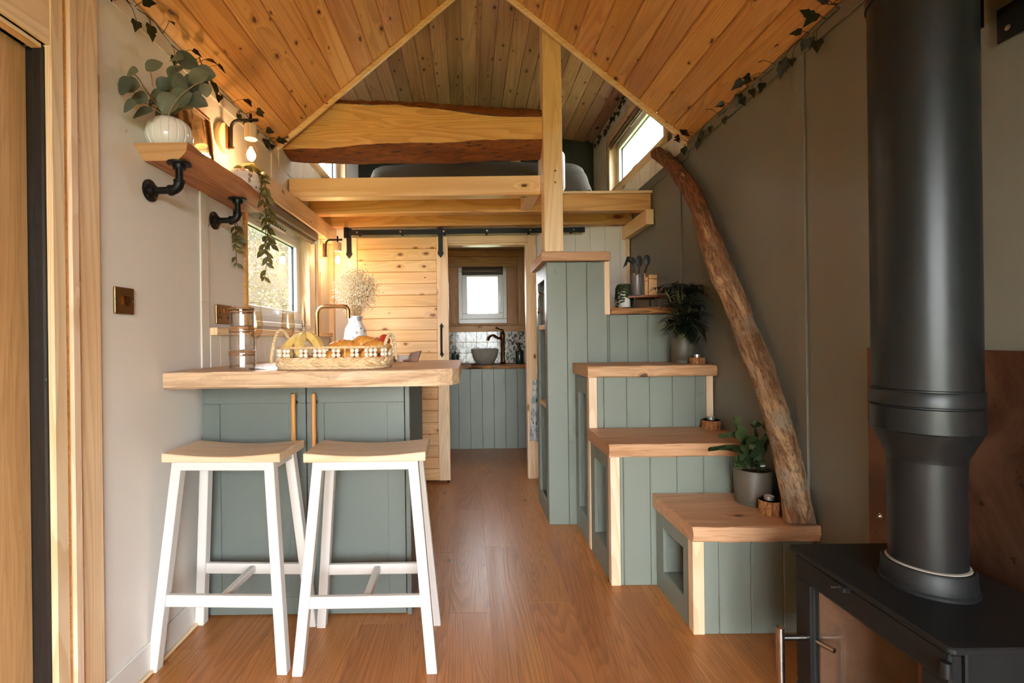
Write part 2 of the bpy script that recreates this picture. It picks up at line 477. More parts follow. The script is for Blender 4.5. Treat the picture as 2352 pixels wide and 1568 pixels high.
M_brass = plain('brushed_brass', 'b0865a', 0.3, 1.0, var=0.06)
M_bronze = plain('antique_bronze', '8a6540', 0.32, 1.0, var=0.12, scale=14)
M_oldbrass = plain('aged_bronze_tap', '6b4421', 0.3, 1.0, var=0.2, scale=10)
M_cop = None
def copper():
    g = G('aged_copper_sheet'); o = g.obj()
    n = g.noise(o, 3.0, 6, 0.65, 0.8); s = g.noise(o, 22, 4, 0.6)
    col = g.mix(g.mr(n, 0.35, 0.7), C('543627'), C('7c5a48')); col = g.mix(g.mr(s, 0.62, 0.75), col, C('3a2016'))
    return g.bsdf(col, g.mr(n, 0.3, 0.8, 0.28, 0.5), 0.75)
M_cop = copper()
M_ceramic = plain('white_glazed_ceramic', 'e8e5e1', 0.12, var=0.01)
M_pot = plain('olive_grey_pot', '5c5548', 0.45, var=0.03)
M_stone = plain('grey_stone', '8a8378', 0.8, var=0.25, scale=14, bump=0.5, bscale=90)
M_bulb = pane_mat('clear_bulb_glass', (1.0, 0.93, 0.82, 1), 0.0, 0.7)
M_glow = emit('glowing_filament', (1.0, 0.74, 0.44, 1), 16.0)
M_pane = pane_mat('window_pane', (0.98, 0.985, 0.98, 1))
M_clear = pane_mat('thin_clear_glass', (0.985, 0.98, 0.972, 1), 0.0, 1.0, 0.45)
M_wine = pane_mat('sparkling_wine', (0.97, 0.89, 0.74, 1), 0.0, 0.4)
M_blind = plain('taupe_blind', '80705f', 0.7, var=0.04)
M_blind_dk = plain('dark_brown_blind', '4a3c33', 0.7, var=0.04)
M_rubber = plain('black_rubber', '151515', 0.7)
M_dark = plain('dark_hollow', '2b2522', 0.8)
M_plastic = plain('charcoal_silicone', '2c2b2c', 0.5)
M_wax = plain('white_wax', 'ece8e1', 0.5)
M_alu = plain('thin_aluminium', 'd0d0d0', 0.3, 0.9)
M_soil = plain('dark_soil', '2b2018', 0.95, var=0.3, scale=60, bump=0.6)
M_wicker = wood('woven_hyacinth', 'x', 'eed8b4', 'dfbb8a', 'b48a58', knots=0.0, rings=5, stretch=(8, 30), rough=0.65, line=0.4, vary=0.12, fiber=0.5)
M_ivy = leaf_mat('ivy_leaf', '161c13', '263020', 0.4, 0.12)
M_ivyst = plain('ivy_stem', '3a3220', 0.7)
M_euc = leaf_mat('eucalyptus_leaf', '4b574c', '7b7c63', 0.5, 0.25)
M_eucst = plain('eucalyptus_stem', '9c8560', 0.6)
M_vine = leaf_mat('trailing_leaf', '4d4f24', '7a6a32', 0.45, 0.3)
M_palm = leaf_mat('palm_leaf', '10180f', '1f2b1f', 0.45, 0.15)
M_fern = leaf_mat('fern_leaf', '26331e', '4a5a36', 0.25, 0.2)
M_stemg = plain('pale_green_stem', '8a8a58', 0.6)
M_quilt = plain('dark_sage_quilt', '423c31', 0.9, var=0.1, scale=30, bump=0.5, bscale=220)
M_linen = plain('white_linen', 'dedbd6', 0.85, var=0.03)

# ------------------------------------------------------------------ structure
ST = 'structure'
# floor: planks laid along the room
fl = root('floor', 'warm brown oak plank floor running the length of the room', 'floor', (XM, 2, 0), kind=ST)
box('subfloor', XL - 0.1, XR + 0.1, YR - 0.1, YB + 0.1, -0.08, -0.012, M_dark, fl, 0)
PW, PL = 0.176, 1.22
pm = mesh(*boxv(-PW/2 + 0.0001, PW/2 - 0.0001, -PL/2 + 0.0001, PL/2 - 0.0001, -0.012, 0), M_floor, bev=0.00035, name='floor_plank')
for i in range(15):
    x = XL - 0.02 + PW * (i + 0.5)
    if x - PW / 2 > XR + 0.02: break
    y0 = YR - 0.1 - ((i * 0.47) % 1.0) * PL
    k = 0
    while y0 + k * PL < YB:
        link('plank', pm, fl, (x, y0 + (k + 0.5) * PL, 0)); k += 1

# ceilings
def slope_boards(parent, side, y0, y1, ze, zr, mat, bw=0.127, th=0.014):
    """tongue-and-groove boards on one roof slope, from the eave to the ridge"""
    xe = XL if side < 0 else XR
    run, rise = abs(XM - xe), zr - ze
    L = sqrt(run * run + rise * rise); ang = math.atan2(rise, run)
    n = int(L / bw + 0.999)
    me = mesh(*boxv(-bw/2 + 0.0006, bw/2 - 0.0006, -(y1 - y0)/2, (y1 - y0)/2, 0, th), mat, bev=0.006, name='board')
    for i in range(n):
        s = (i + 0.5) * bw
        x = xe - side * s * cos(ang); z = ze + s * sin(ang)
        link('board', me, parent, (x, (y0 + y1) / 2, z), (0, side * ang, 0))
    # roof deck behind the boards
    nx, nz = side * sin(ang), cos(ang)
    o = th + 0.002
    A = (xe + nx * o + side * 0.2 * cos(ang), ze + nz * o - 0.2 * sin(ang)); B = (XM + nx * o - side * 0.03, zr + nz * o + 0.02)
    D = (A[0] + nx * 0.06, A[1] + nz * 0.06); E = (B[0] + nx * 0.06, B[1] + nz * 0.06)
    mk('roof_deck', prismv([A, B, E, D], 'y', y0, y1), M_dark, parent)
for side, nm in ((-1, 'left'), (1, 'right')):
    c = root('ceiling', 'steep varnished pine board ceiling slope on the %s' % nm, 'ceiling', (XM + side * 0.6, 1, 2.8), kind=ST)
    slope_boards(c, side, YR - 0.1, YG, ZE, ZR, M_ceil)
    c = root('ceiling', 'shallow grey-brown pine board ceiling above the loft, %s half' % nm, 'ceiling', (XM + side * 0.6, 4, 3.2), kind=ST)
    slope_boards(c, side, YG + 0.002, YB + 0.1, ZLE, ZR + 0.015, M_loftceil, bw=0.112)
    # cheek above the steep slope and the batten along its edge
    xe = XL if side < 0 else XR
    pts = [(xe + side * 0.12, ZE - 0.0), (XM, ZR + 0.12), (xe + side * 0.12, ZR + 0.12)]
    pts = [(xe, ZE + 0.045), (XM, ZR + 0.045), (XM, ZR + 0.18), (xe + side * 0.12, ZR + 0.0), (xe + side * 0.12, ZE + 0.045)]
    o = mk('wall_gable', prismv(pts, 'y', YG - 0.04, YG + 0.0), M_dark)
    tag(o, 'dark roof cheek closing the gap above the %s ceiling slope' % nm, 'wall', kind=ST)
    d = Vector((XM - xe, 0, ZR - ZE)).normalized(); nrm = Vector((side * d.z * 1.0, 0, abs(d.x)))
    p = Vector((xe, YG + 0.002, ZE)) - d * 0.02 - nrm * 0.008; q = Vector((XM, YG + 0.002, ZR)) - nrm * 0.008 + d * 0.004
    o = mk('trim_%d' % (1 if side < 0 else 2), beamv(p, q, 0.022, 0.034, (side * d.z, 0, abs(d.x))), M_pine['x'], bev=0.003)
    tag(o, 'pale pine batten along the edge of the %s ceiling slope' % nm, 'trim', kind=ST)

# side walls
WT = 0.12
KW = (2.47, 3.42, 1.262, 1.885)           # kitchen window opening
LW = (3.22, 4.44, 2.455, 2.93)            # loft window opening
DW = (0.25, 1.312, 0.0, 1.96)             # entrance door opening
KH = (KW[0] - 0.026, KW[1] + 0.035, KW[2] - 0.03, KW[3])      # rough openings that take the linings too
LH = (LW[0] - 0.045, LW[1] + 0.06, LW[2] - 0.035, LW[3] + 0.06)
def in_rect(u, v, r): return r[0] < u < r[1] and r[2] < v < r[3]
us = sorted({YR - 0.1, DW[0], DW[1], KH[0], YG, LH[0], KH[1], LH[1], YB + 0.1})
vs = sorted({0, KH[2], KH[3], DW[3], ZE + 0.02, LH[2], LH[3], ZLE + 0.02})
wl = root('wall_left', 'white painted side wall with the kitchen window and shelf', 'wall', (XL, 2, 0), kind=ST)
mk('wall_panel', wall_cells('x', XL - WT, XL, us, vs, lambda u, v: not (in_rect(u, v, KH) or in_rect(u, v, LH) or in_rect(u, v, DW) or (u < YG and v > ZE + 0.02))), M_white, wl)
for (y0, y1, z0, z1, nm) in ((2.046, 2.106, 1.04, ZE - 0.0755, 'batten'), (2.80, 2.8615, 2.06, ZE - 0.0755, 'batten'), (1.49, YG, ZE - 0.075, ZE - 0.005, 'top_rail'), (2.8625, 3.04, 2.06, 2.2415, 'batten')):
    box(nm, XL, XL + 0.007, y0, y1, z0, z1, M_whiteboard, wl, 0.0015)
wr = root('wall_right', 'olive green panelled side wall behind the stairs and stove', 'wall', (XR, 2, 0), kind=ST)
us = sorted({YR - 0.1, YG, LH[0], LH[1], YB + 0.1}); vs = sorted({0, ZE + 0.02, LH[2], LH[3], ZLE + 0.02})
mk('wall_panel', wall_cells('x', XR, XR + WT, us, vs, lambda u, v: not (in_rect(u, v, LH) or (u < YG and v > ZE + 0.02))), M_olive, wr)
for (y0, y1, z0, z1, nm) in ((1.888, 1.950, 0.40, 2.2495, 'stile'), (2.985, 3.047, 1.0, 2.2145, 'stile'), (0.70, 0.762, 0.0, 2.2495, 'stile'), (YR, YG, 2.25, ZE - 0.003, 'top_rail'), (YG, 3.95, 2.215, 2.283, 'top_rail')):
    box(nm, XR - 0.010, XR, y0, y1, z0, z1, M_olive, wr, 0.002)
def tg_boards(parent, plane, a0, a1, u0, u1, z0, z1, w, mat, skip=None, bev=0.002, off=0.0):
    """vertical tongue-and-groove boards on a wall; plane 'x' runs along y, 'y' along x"""
    u = u0 - off
    while u < u1 - 0.004:
        b0, b1 = max(u, u0) + 0.0006, min(u + w, u1) - 0.0006
        spans = [(z0, z1)]
        if skip:
            for (s0, s1, t0, t1) in skip:
                if b1 > s0 + 0.002 and b0 < s1 - 0.002:
                    nb = []
                    for (p, q) in spans:
                        if t0 > p: nb.append((p, min(q, t0)))
                        if t1 < q: nb.append((max(p, t1), q))
                    spans = nb
        for (p, q) in spans:
            if q - p < 0.01: continue
            if plane == 'x': box('board', a0, a1, b0, b1, p, q, mat, parent, bev)
            else: box('board', b0, b1, a0, a1, p, q, mat, parent, bev)
        u += w
LWo = LH
tg_boards(wr, 'x', XR - 0.010, XR, YG + 0.01, YLB, 2.283, ZLE, 0.098, M_whiteboard, [LWo])
tg_boards(wl, 'x', XL, XL + 0.010, YG + 0.01, YLB, 2.20, ZLE, 0.098, M_whiteboard, [LWo])
# splash boards behind the worktop and the ledge above them
sp = root('wall_splash', 'narrow white boards lining the wall behind the worktop', 'wall', (XL, 3, 1.1), kind=ST)
tg_boards(sp, 'x', XL, XL + 0.010, 2.108, 3.93, 0.96, 1.18, 0.080, M_whiteboard)
o = box('window_ledge', XL, XL + 0.036, 2.112, 3.93, 1.18, 1.214, M_pine['y'], None, 0.003)
tag(o, 'narrow pine ledge along the wall under the kitchen window', 'ledge')
o = box('baseboard_left', XL, XL + 0.012, 1.49, 2.03, 0.0, 0.105, M_gloss, None, 0.003)
tag(o, 'white skirting board along the wall behind the stools', 'skirting', kind=ST)
o = box('trim_3', XL + 0.012, XL + 0.026, 1.49, 2.03, 0.0, 0.014, M_pine['y'], None, 0.005)
tag(o, 'thin wooden bead at the foot of the white skirting', 'trim', kind=ST)

# entrance door in the left wall, close to the camera
d1 = root('door_1', 'plain wooden entrance door in a black frame, closed', 'door', (XL - 0.08, 0.8, 0), kind=ST)
box('leaf', XL - 0.105, XL - 0.055, DW[0] + 0.03, DW[1] - 0.002, 0.0, DW[3] - 0.004, M_entry, d1, 0.002)
box('jamb', XL - 0.075, XL - 0.034, DW[1] - 0.002, DW[1] + 0.05, 0, DW[3], M_blackdoor, d1, 0.002)
box('weather_strip', XL - 0.034, XL - 0.006, DW[1] - 0.010, DW[1] + 0.05, 0, DW[3], M_blackdoor, d1, 0.004)
box('jamb', XL - 0.105, XL - 0.006, DW[0] - 0.05, DW[0] + 0.03, 0, DW[3], M_blackdoor, d1, 0.002)
t4 = root('trim_4', 'pine architrave and lintel boards around the entrance door', 'trim', (XL, 1.4, 0), kind=ST)
box('lining', XL - 0.006, XL + 0.012, DW[1] - 0.002, 1.352, 0, ZE, M_pine['z'], t4, 0.002)
box('stop', XL, XL + 0.006, 1.352, 1.366, 0, ZE, M_joist, t4, 0.001)
box('fillet', XL, XL + 0.018, 1.366, 1.392, 0, ZE, M_post['z'], t4, 0.002)
box('architrave', XL, XL + 0.010, 1.392, 1.482, 0, ZE, M_pine['z'], t4, 0.003)
box('lintel', XL - WT, XL + 0.010, 0.1, DW[1] - 0.002, DW[3], ZE, M_pine['y'], t4, 0.002)
box('stop', XL - 0.034, XL - 0.006, 0.3, DW[1] - 0.01, DW[3] - 0.012, DW[3], M_pine['y'], t4, 0.001)

# partition under the loft, with the doorway to the bathroom
DO = (-0.20, 0.487, 0.0, 1.93)
wb = root('wall_back', 'white boarded partition with the bathroom doorway', 'wall', (XM, YP, 0), kind=ST)
us = sorted({XL, DO[0], DO[1], XR}); vs = sorted({0, DO[3], 2.18})
mk('wall_panel', wall_cells('y', YP, YP + 0.07, us, vs, lambda u, v: not in_rect(u, v, DO)), M_white, wb)
tg_boards(wb, 'y', YP - 0.010, YP, 0.565, XR - 0.03, 0.0, 2.07, 0.1225, M_whiteboard, off=0.05)
tg_boards(wb, 'y', YP - 0.010, YP, XL + 0.04, DO[0] - 0.07, 0.0, 2.07, 0.1225, M_whiteboard)
t5 = root('trim_5', 'pale pine frame boards around the bathroom doorway', 'trim', (DO[1], YP, 0), kind=ST)
box('jamb', DO[1] - 0.014, DO[1], YP - 0.014, YP + 0.08, 0, DO[3], M_post['z'], t5, 0.002)
box('architrave', DO[1], DO[1] + 0.072, YP - 0.022, YP, 0, DO[3] + 0.062, M_pine['z'], t5, 0.003)
box('architrave', DO[0] - 0.07, DO[0], YP - 0.022, YP, 0, DO[3], M_pine['z'], t5, 0.003)
box('header', DO[0] - 0.07, DO[1], YP - 0.022, YP, DO[3], DO[3] + 0.062, M_pine['x'], t5, 0.003)
box('jamb', DO[0], DO[1] - 0.014, YP - 0.014, YP + 0.08, DO[3] - 0.014, DO[3], M_pine['x'], t5, 0.002)
o = box('trim_6', XR - 0.030, XR - 0.007, YP - 0.036, YP, 1.33, 1.96, M_pine['z'], None, 0.003)
tag(o, 'slim pine strip in the corner beside the white partition boards', 'trim', kind=ST)
o = box('trim_7', XL, XL + 0.045, YP - 0.05, YP - 0.010, 0.98, 1.93, M_pine['z'], None, 0.003)
tag(o, 'pine corner strip behind the far wall lamp', 'trim', kind=ST)
o = box('trim_8', XL, XL + 0.02, 3.60, 3.66, 1.214, 1.91, M_post['z'], None, 0.003)
tag(o, 'pale upright cover strip beside the kitchen window', 'trim', kind=ST)

# rear wall behind the camera with wide glazed doors
RO = (-0.75, 1.05, 0.05, 2.10)
us = sorted({XL - WT, RO[0], RO[1], XR + WT}); vs = sorted({0, RO[2], RO[3], ZR + 0.1})
o = mk('wall_rear', wall_cells('y', YR - 0.1, YR, us, vs, lambda u, v: not in_rect(u, v, RO)), M_white)
tag(o, 'white end wall with wide glazed doors, behind the camera', 'wall', kind=ST)
w5 = root('window_5', 'wide glazed double doors in the rear wall', 'glazed doors', (0.15, YR, 0), kind=ST)
for k in range(2):
    x0 = RO[0] + k * (RO[1] - RO[0]) / 2; x1 = x0 + (RO[1] - RO[0]) / 2
    mk('frame', ringv('y', YR - 0.07, YR - 0.02, x0, x1, RO[2], RO[3], 0.06), M_blackdoor, w5)
    box('pane', x0 + 0.06, x1 - 0.06, YR - 0.048, YR - 0.042, RO[2] + 0.06, RO[3] - 0.06, M_pane, w5, 0)

# loft back wall and bathroom end wall
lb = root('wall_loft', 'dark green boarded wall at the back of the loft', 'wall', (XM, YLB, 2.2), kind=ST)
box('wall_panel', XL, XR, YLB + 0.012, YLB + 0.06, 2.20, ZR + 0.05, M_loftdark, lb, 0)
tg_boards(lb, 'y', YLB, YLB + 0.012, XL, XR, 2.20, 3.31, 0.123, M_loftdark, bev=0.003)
BW = (-0.112, 0.432, 1.322, 1.958)
us = sorted({XL - WT, BW[0], BW[1], XR + WT}); vs = sorted({0, BW[2], BW[3], 2.18, ZR + 0.1})
be = root('wall_bathroom', 'pine clad bathroom end wall around the small window', 'wall', (XM, YB, 0), kind=ST)
mk('wall_panel', wall_cells('y', YB, YB + 0.1, us, vs, lambda u, v: not in_rect(u, v, BW)), M_bath['x'], be)
for (x0, x1, z0, z1, ax) in ((-0.24, 0.553, BW[3], BW[3] + 0.115, 'x'), (-0.24, BW[0] - 0.004, BW[2] - 0.02, BW[3], 'z'), (BW[1] + 0.004, 0.553, BW[2] - 0.02, BW[3], 'z'),
                             (XL, XR, BW[3] + 0.118, 2.147, 'x'), (XL, XR, 1.228, 1.296, 'x'), (0.556, 0.72, BW[2] - 0.02, BW[3] + 0.115, 'z'), (-0.40, -0.243, BW[2] - 0.02, BW[3] + 0.115, 'z')):
    box('board', x0, x1, YB - 0.018, YB, z0, z1, M_bath[ax], be, 0.003)
box('sill', -0.24, 0.58, YB - 0.045, YB, 1.298, 1.322 - 0.004, M_bath['x'], be, 0.003)
def tile_mat():
    g = G('bird_and_leaf_tile'); a, p, q, r = shifted(g, 'x')
    v = g.comb(a, q, p)
    d = g.n('TexNoise', {'Vector': v, 'Scale': 14.0, 'Detail': 2.0}).outputs['Color']
    vv = g.mix(0.10, v, d, 'ADD')
    m = g.n('Mapping', {'Vector': vv, 'Rotation': (0, 0.6, 0), 'Scale': (36, 16, 16)}).outputs[0]
    vo = g.n('TexVoronoi', {'Vector': m, 'Scale': 1.0}, feature='F1')
    leaf = g.math('SUBTRACT', 1.0, g.mr(vo.outputs['Distance'], 0.36, 0.46))
    keep = g.mr(g.noise(v, 16, 3, 0.6), 0.34, 0.46)
    col = g.mix(g.math('MULTIPLY', leaf, keep), C('d5d0c8'), g.mix(g.sep(vo.outputs['Color'])[0], C('23261f'), C('66715c')))
    st = g.math('MULTIPLY', g.mr(g.noise(v, 19, 4, 0.65, 1.0), 0.55, 0.60), 0.85)
    col = g.mix(st, col, C('34362e'))
    return g.bsdf(col, 0.15)
M_tile = tile_mat()
tl = root('wall_tiles', 'white splashback tiles with dark bird and leaf print behind the basin', 'tiles', (0.2, YB, 1), kind=ST)
tm = mesh(*boxv(-0.058, 0.058, -0.008, 0, -0.058, 0.058), M_tile, bev=0.0015, name='tile')
for i in range(9):
    for j in range(3): link('tile', tm, tl, (-0.21 + i * 0.1185, YB, 0.925 + j * 0.1185 + 0.008))
o = box('wall_bathroom_ceiling', XL, XR, YP + 0.07, YB, 2.150, 2.165, M_bath['x'], None, 0)
o.name = 'ceiling_bathroom'; tag(o, 'plain pine ceiling of the bathroom', 'ceiling', kind=ST)

# ------------------------------------------------------------------ windows
def handle_v(x, y, z, n):   # small lever handle, n = inward direction along x
    return join(boxv(x, x + n * 0.012, y - 0.012, y + 0.012, z - 0.03, z + 0.03), boxv(x + n * 0.012, x + n * 0.03, y - 0.008, y + 0.008, z - 0.008, z + 0.012), boxv(x + n * 0.022, x + n * 0.032, y - 0.007, y + 0.007, z - 0.10, z + 0.01))
def side_window(idx, side, label, r, casement=True):
    """window in a side wall: fixed frame, sash, pane, vent and handle"""
    xe = XL if side < 0 else XR
    X = lambda d: xe + side * d
    w = root('window_%d' % idx, label, 'window', (xe, (r[0] + r[1]) / 2, r[2]), kind=ST)
    a, b = sorted((X(0.055), X(0.115)))
    mk('frame', ringv('x', a, b, r[0], r[1], r[2], r[3], 0.045), M_upvc, w, bev=0.003)
    a, b = sorted((X(0.045), X(0.10)))
    sash = mk('sash', ringv('x', a, b, r[0] + 0.035, r[1] - 0.035, r[2] + 0.035, r[3] - 0.035, 0.055), M_upvc, w, bev=0.004)
    a, b = sorted((X(0.072), X(0.076)))
    mk('gasket', ringv('x', *sorted((X(0.066), X(0.082))), r[0] + 0.086, r[1] - 0.086, r[2] + 0.086, r[3] - 0.086, 0.006), M_rubber, w)
    box('pane', a, b, r[0] + 0.088, r[1] - 0.088, r[2] + 0.088, r[3] - 0.088, M_pane, w, 0)
    # trickle vent along the top
    vent = box('vent', *sorted((X(0.034), X(0.05))), (r[0] + r[1]) / 2 - 0.18, (r[0] + r[1]) / 2 + 0.18, r[3] - 0.042, r[3] - 0.016, M_upvc, w, 0.003)
    for k in range(9):
        yy = (r[0] + r[1]) / 2 - 0.15 + k * 0.0375
        box('slot', *sorted((X(0.0325), X(0.036))), yy - 0.012, yy + 0.012, r[3] - 0.033, r[3] - 0.024, M_dark, vent, 0)
    hy = (r[0] + r[1]) / 2
    hz = r[2] + 0.06
    hv = join(boxv(*sorted((X(0.035), X(0.047))), hy - 0.03, hy + 0.03, hz - 0.011, hz + 0.011), boxv(*sorted((X(0.018), X(0.036))), hy - 0.009, hy + 0.009, hz - 0.009, hz + 0.009), boxv(*sorted((X(0.014), X(0.024))), hy - 0.01, hy + 0.10, hz - 0.007, hz + 0.007))
    mk('handle', hv, M_chrome if casement == 2 else M_upvc, w, bev=0.003)
    # bottom inner sill
    return w
kwn = side_window(1, -1, 'white framed kitchen window looking onto a hedge', KW)
lnm = root('trim_9', 'pine lining boards of the kitchen window reveal', 'trim', (XL, 2.45, 1.2), kind=ST)
box('lining', XL - WT, XL + 0.014, KH[0] + 0.0005, KW[0] - 0.0005, KH[2] + 0.0005, KW[3] - 0.0005, M_joist, lnm, 0.002)
box('lining', XL - WT, XL + 0.014, KW[1] + 0.0005, KH[1] - 0.0005, KH[2] + 0.0005, KW[3] - 0.0005, M_pine['z'], lnm, 0.002)
box('sill_board', XL - WT, XL + 0.012, KW[0], KW[1], KH[2] + 0.0005, KW[2] - 0.0005, M_upvc, lnm, 0.004)
for idx, side, nm in ((3, 1, 'right'), (4, -1, 'left')):
    w = side_window(idx, side, 'white framed loft window on the %s above the bed' % nm, LW, 2)
    xe = XR if side > 0 else XL
    t = root('trim_%d' % (7 + idx), 'pine surround boards of the %s loft window' % nm, 'trim', (xe, 3.8, 2.4), kind=ST)
    e = 0.0005
    a, b = sorted((xe + side * WT, xe - side * 0.018))
    box('lining', a, b, LH[0] + e, LW[0] - e, LH[2] + e, LH[3] - e, M_pine['z'], t, 0.002)
    box('lining', a, b, LW[1] + e, LH[1] - e, LH[2] + e, LH[3] - e, M_pine['z'], t, 0.002)
    box('head_board', a, b, LW[0], LW[1], LW[3] + e, LH[3] - e, M_pine['y'], t, 0.002)
    a, b = sorted((xe + side * WT, xe - side * 0.018))
    box('sill_board', a, b, LW[0], LW[1], LH[2] + e, LW[2] - e, M_pine['y'], t, 0.002)
    a, b = sorted((xe - side * 0.018, xe - side * 0.045))
    box('sill_nosing', a, b, LH[0] - 0.03, LH[1], LH[2] + e, LW[2] - e, M_pine['y'], t, 0.002)
    bl = root('roller_blind', 'rolled-up taupe blind at the top of the %s loft window' % nm, 'blind', (xe, 3.8, LW[3]), group='roller blinds')
    a, b = sorted((xe + side * 0.03, xe - side * 0.03))
    mk('blind_roll', lathev([(0.024, 0), (0.024, LW[1] - LW[0] - 0.03)], (xe - side * 0.0, LW[0] + 0.015, LW[3] - 0.026), 16, axis='y'), M_blind, bl, True)
    box('bottom_bar', *sorted((xe - side * 0.004, xe - side * 0.014)), LW[0] + 0.02, LW[1] - 0.02, LW[3] - 0.075, LW[3] - 0.04, M_blind, bl, 0.004)
bl = root('roller_blind', 'long taupe blind cassette over the kitchen window', 'blind', (XL, 3, 1.9), group='roller blinds')
box('cassette', XL, XL + 0.052, KW[0] - 0.01, 3.50, 1.872, 1.925, M_blind, bl, 0.008, 2)
box('bottom_bar', XL + 0.006, XL + 0.030, KW[0] - 0.005, 3.49, 1.848, 1.873, M_blind, bl, 0.004)
box('end_cap', XL, XL + 0.054, 3.50, 3.508, 1.846, 1.928, M_upvc, bl, 0.003)
# bathroom window
w2 = root('window_2', 'small white framed bathroom window above the basin', 'window', (0.16, YB, 1.32), kind=ST)
mk('frame', ringv('y', YB - 0.004, YB + 0.06, BW[0], BW[1], BW[2], BW[3], 0.05), M_upvc, w2, bev=0.004)
mk('sash', ringv('y', YB - 0.018, YB + 0.03, BW[0] + 0.04, BW[1] - 0.04, BW[2] + 0.05, BW[3] - 0.05, 0.062), M_upvc, w2, bev=0.005)
box('pane', BW[0] + 0.09, BW[1] - 0.09, YB + 0.014, YB + 0.018, BW[2] + 0.10, BW[3] - 0.10, M_pane, w2, 0)
hx, hz = BW[1] - 0.07, 1.62
mk('handle', join(boxv(hx - 0.011, hx + 0.011, YB - 0.03, YB - 0.018, hz - 0.03, hz + 0.03), boxv(hx - 0.008, hx + 0.008, YB - 0.05, YB - 0.03, hz - 0.01, hz + 0.01), boxv(hx - 0.008, hx + 0.008, YB - 0.055, YB - 0.043, hz - 0.13, hz + 0.012)), M_upvc, w2, bev=0.003)
bl = root('roller_blind', 'short dark brown blind at the top of the bathroom window', 'blind', (0.16, YB, 1.95), group='roller blinds')
mk('blind_roll', lathev([(0.026, 0), (0.026, 0.46)], (-0.07, YB - 0.045, 1.925), 16, axis='x'), M_blind_dk, bl, True)
box('blind_fabric', -0.07, 0.39, YB - 0.032, YB - 0.026, 1.865, 1.925, M_blind_dk, bl, 0.002)
box('end_bracket', -0.078, -0.07, YB - 0.07, YB - 0.004, 1.90, 1.955, M_upvc, bl, 0.002)
box('end_bracket', 0.39, 0.398, YB - 0.07, YB - 0.004, 1.90, 1.955, M_upvc, bl, 0.002)

# ------------------------------------------------------------------ loft timbers
def beam(name, label, cat, x0, x1, y0, y1, z0, z1, mat, group=None, bev=0.003):
    return tag(box(name, x0, x1, y0, y1, z0, z1, mat, None, bev), label, cat, group)
JG = 'timbers carrying the loft'
beam('loft_beam', 'pale front beam of the loft between wall and post', 'beam', XL + 0.01, 0.462, 3.055, 3.145, 2.058, 2.178, M_joist_pale, JG)
beam('loft_beam', 'orange knotty second beam of the loft reaching the green wall', 'beam', XL, XR - 0.011, 3.46, 3.54, 2.055, 2.178, M_joist, JG)
beam('loft_beam', 'knotty third beam of the loft just above the sliding rail', 'beam', XL, XR - 0.011, 3.86, 3.94, 2.055, 2.178, M_joist, JG)
beam('loft_beam', 'short trimmer beam beside the post along the stair opening', 'beam', 0.382, 0.46, 3.145, 3.46, 2.06, 2.178, M_pine['y'], JG)
beam('wall_plate', 'long pine wall plate along the white wall above the window', 'beam', XL, XL + 0.062, 2.44, YP, 1.93, 2.053, M_pine['y'], JG)
beam('wall_plate', 'short pine ledger on the green wall under the loft beams', 'beam', XR - 0.062, XR - 0.007, 3.42, YP - 0.01, 1.945, 2.053, M_pine['y'], JG)
ld = mk('loft_deck', join(boxv(XL, 0.382, 3.145, YP, 2.18, 2.198), boxv(0.382, XR, 3.46, YP, 2.18, 2.198), boxv(XL, XR, YP, YB + 0.1, 2.18, 2.198)), M_pine['x'])
tag(ld, 'boarded loft floor under the bed', 'loft floor')
pz1 = ZR - (0.52 - XM) * 0.148 - 0.02
po = root('loft_post', 'tall square pine post rising from the stair top to the roof', 'post', (0.522, 3.0, 1.67))
box('shaft', 0.466, 0.580, 2.925, 3.04, 1.672, pz1, M_pine['z'], po, 0.004)
for z in (2.09, 2.16):
    mk('bolt_head', lathev([(0.0, 0), (0.006, 0.0), (0.006, 0.003), (0, 0.003)], (0.535, 2.922, z), 10, axis='y'), M_bronze, po)
# log balustrade with bark edges
D = 2.975
top = [(640, 349), (640, 330), (700, 282), (755, 232), (838, 242), (900, 240), (960, 246), (1020, 252), (1090, 262), (1160, 268), (1247, 268)]
bot = [(640, 345), (700, 340), (740, 343), (805, 335), (872, 331), (940, 327), (1008, 330), (1060, 326), (1110, 323), (1150, 326), (1195, 325), (1247, 321)]
def xz(p): v = at(p[0], p[1], D); return (max(v.x, XL + 0.004), v.z)
lg = root('log_balustrade', 'half log rail with bark edges across the loft front', 'log', at(950, 350, D))
ftop = catmull([Vector((*xz(p), 0)) for p in top[1:]], 5); fbot = catmull([Vector((*xz(p), 0)) for p in bot], 5)
outl = [(p.x, p.y) for p in fbot] + [(p.x, p.y) for p in reversed(ftop)]
mk('split_face', prismv(outl, 'y', D, D + 0.10), M_logface, lg)
def bark_strip(name, edge, outer, y0, y1, jit):
    """bark roll between the face edge and an outer line, rounded towards the back"""
    n = 70; e = resample([Vector((*xz(p), 0)) for p in edge], n, False); o = resample([Vector((*xz(p), 0)) for p in outer], n, False)
    V, Fs = [], []
    m = 9
    for i in range(n):
        for j in range(m):
            t = j / (m - 1)
            s = sin(t * pi / 2)
            p = e[i].lerp(o[i], s)
            y = y0 + (y1 - y0) * (1 - cos(t * pi / 2))
            k = mnoise.fractal(Vector((p.x * 9, p.y * 30, t * 3)), 0.8, 2.0, 4) * jit
            V.append((p.x, y - k * 0.6, p.y + k * (0.6 if j else 0.2)))
    for i in range(n):
        p = e[i]; V.append((p.x, y1, p.y))
    for i in range(n - 1):
        for j in range(m - 1): Fs.append((i*m+j, (i+1)*m+j, (i+1)*m+j+1, i*m+j+1))
    return mk(name, (V, Fs), M_bark, lg, True)
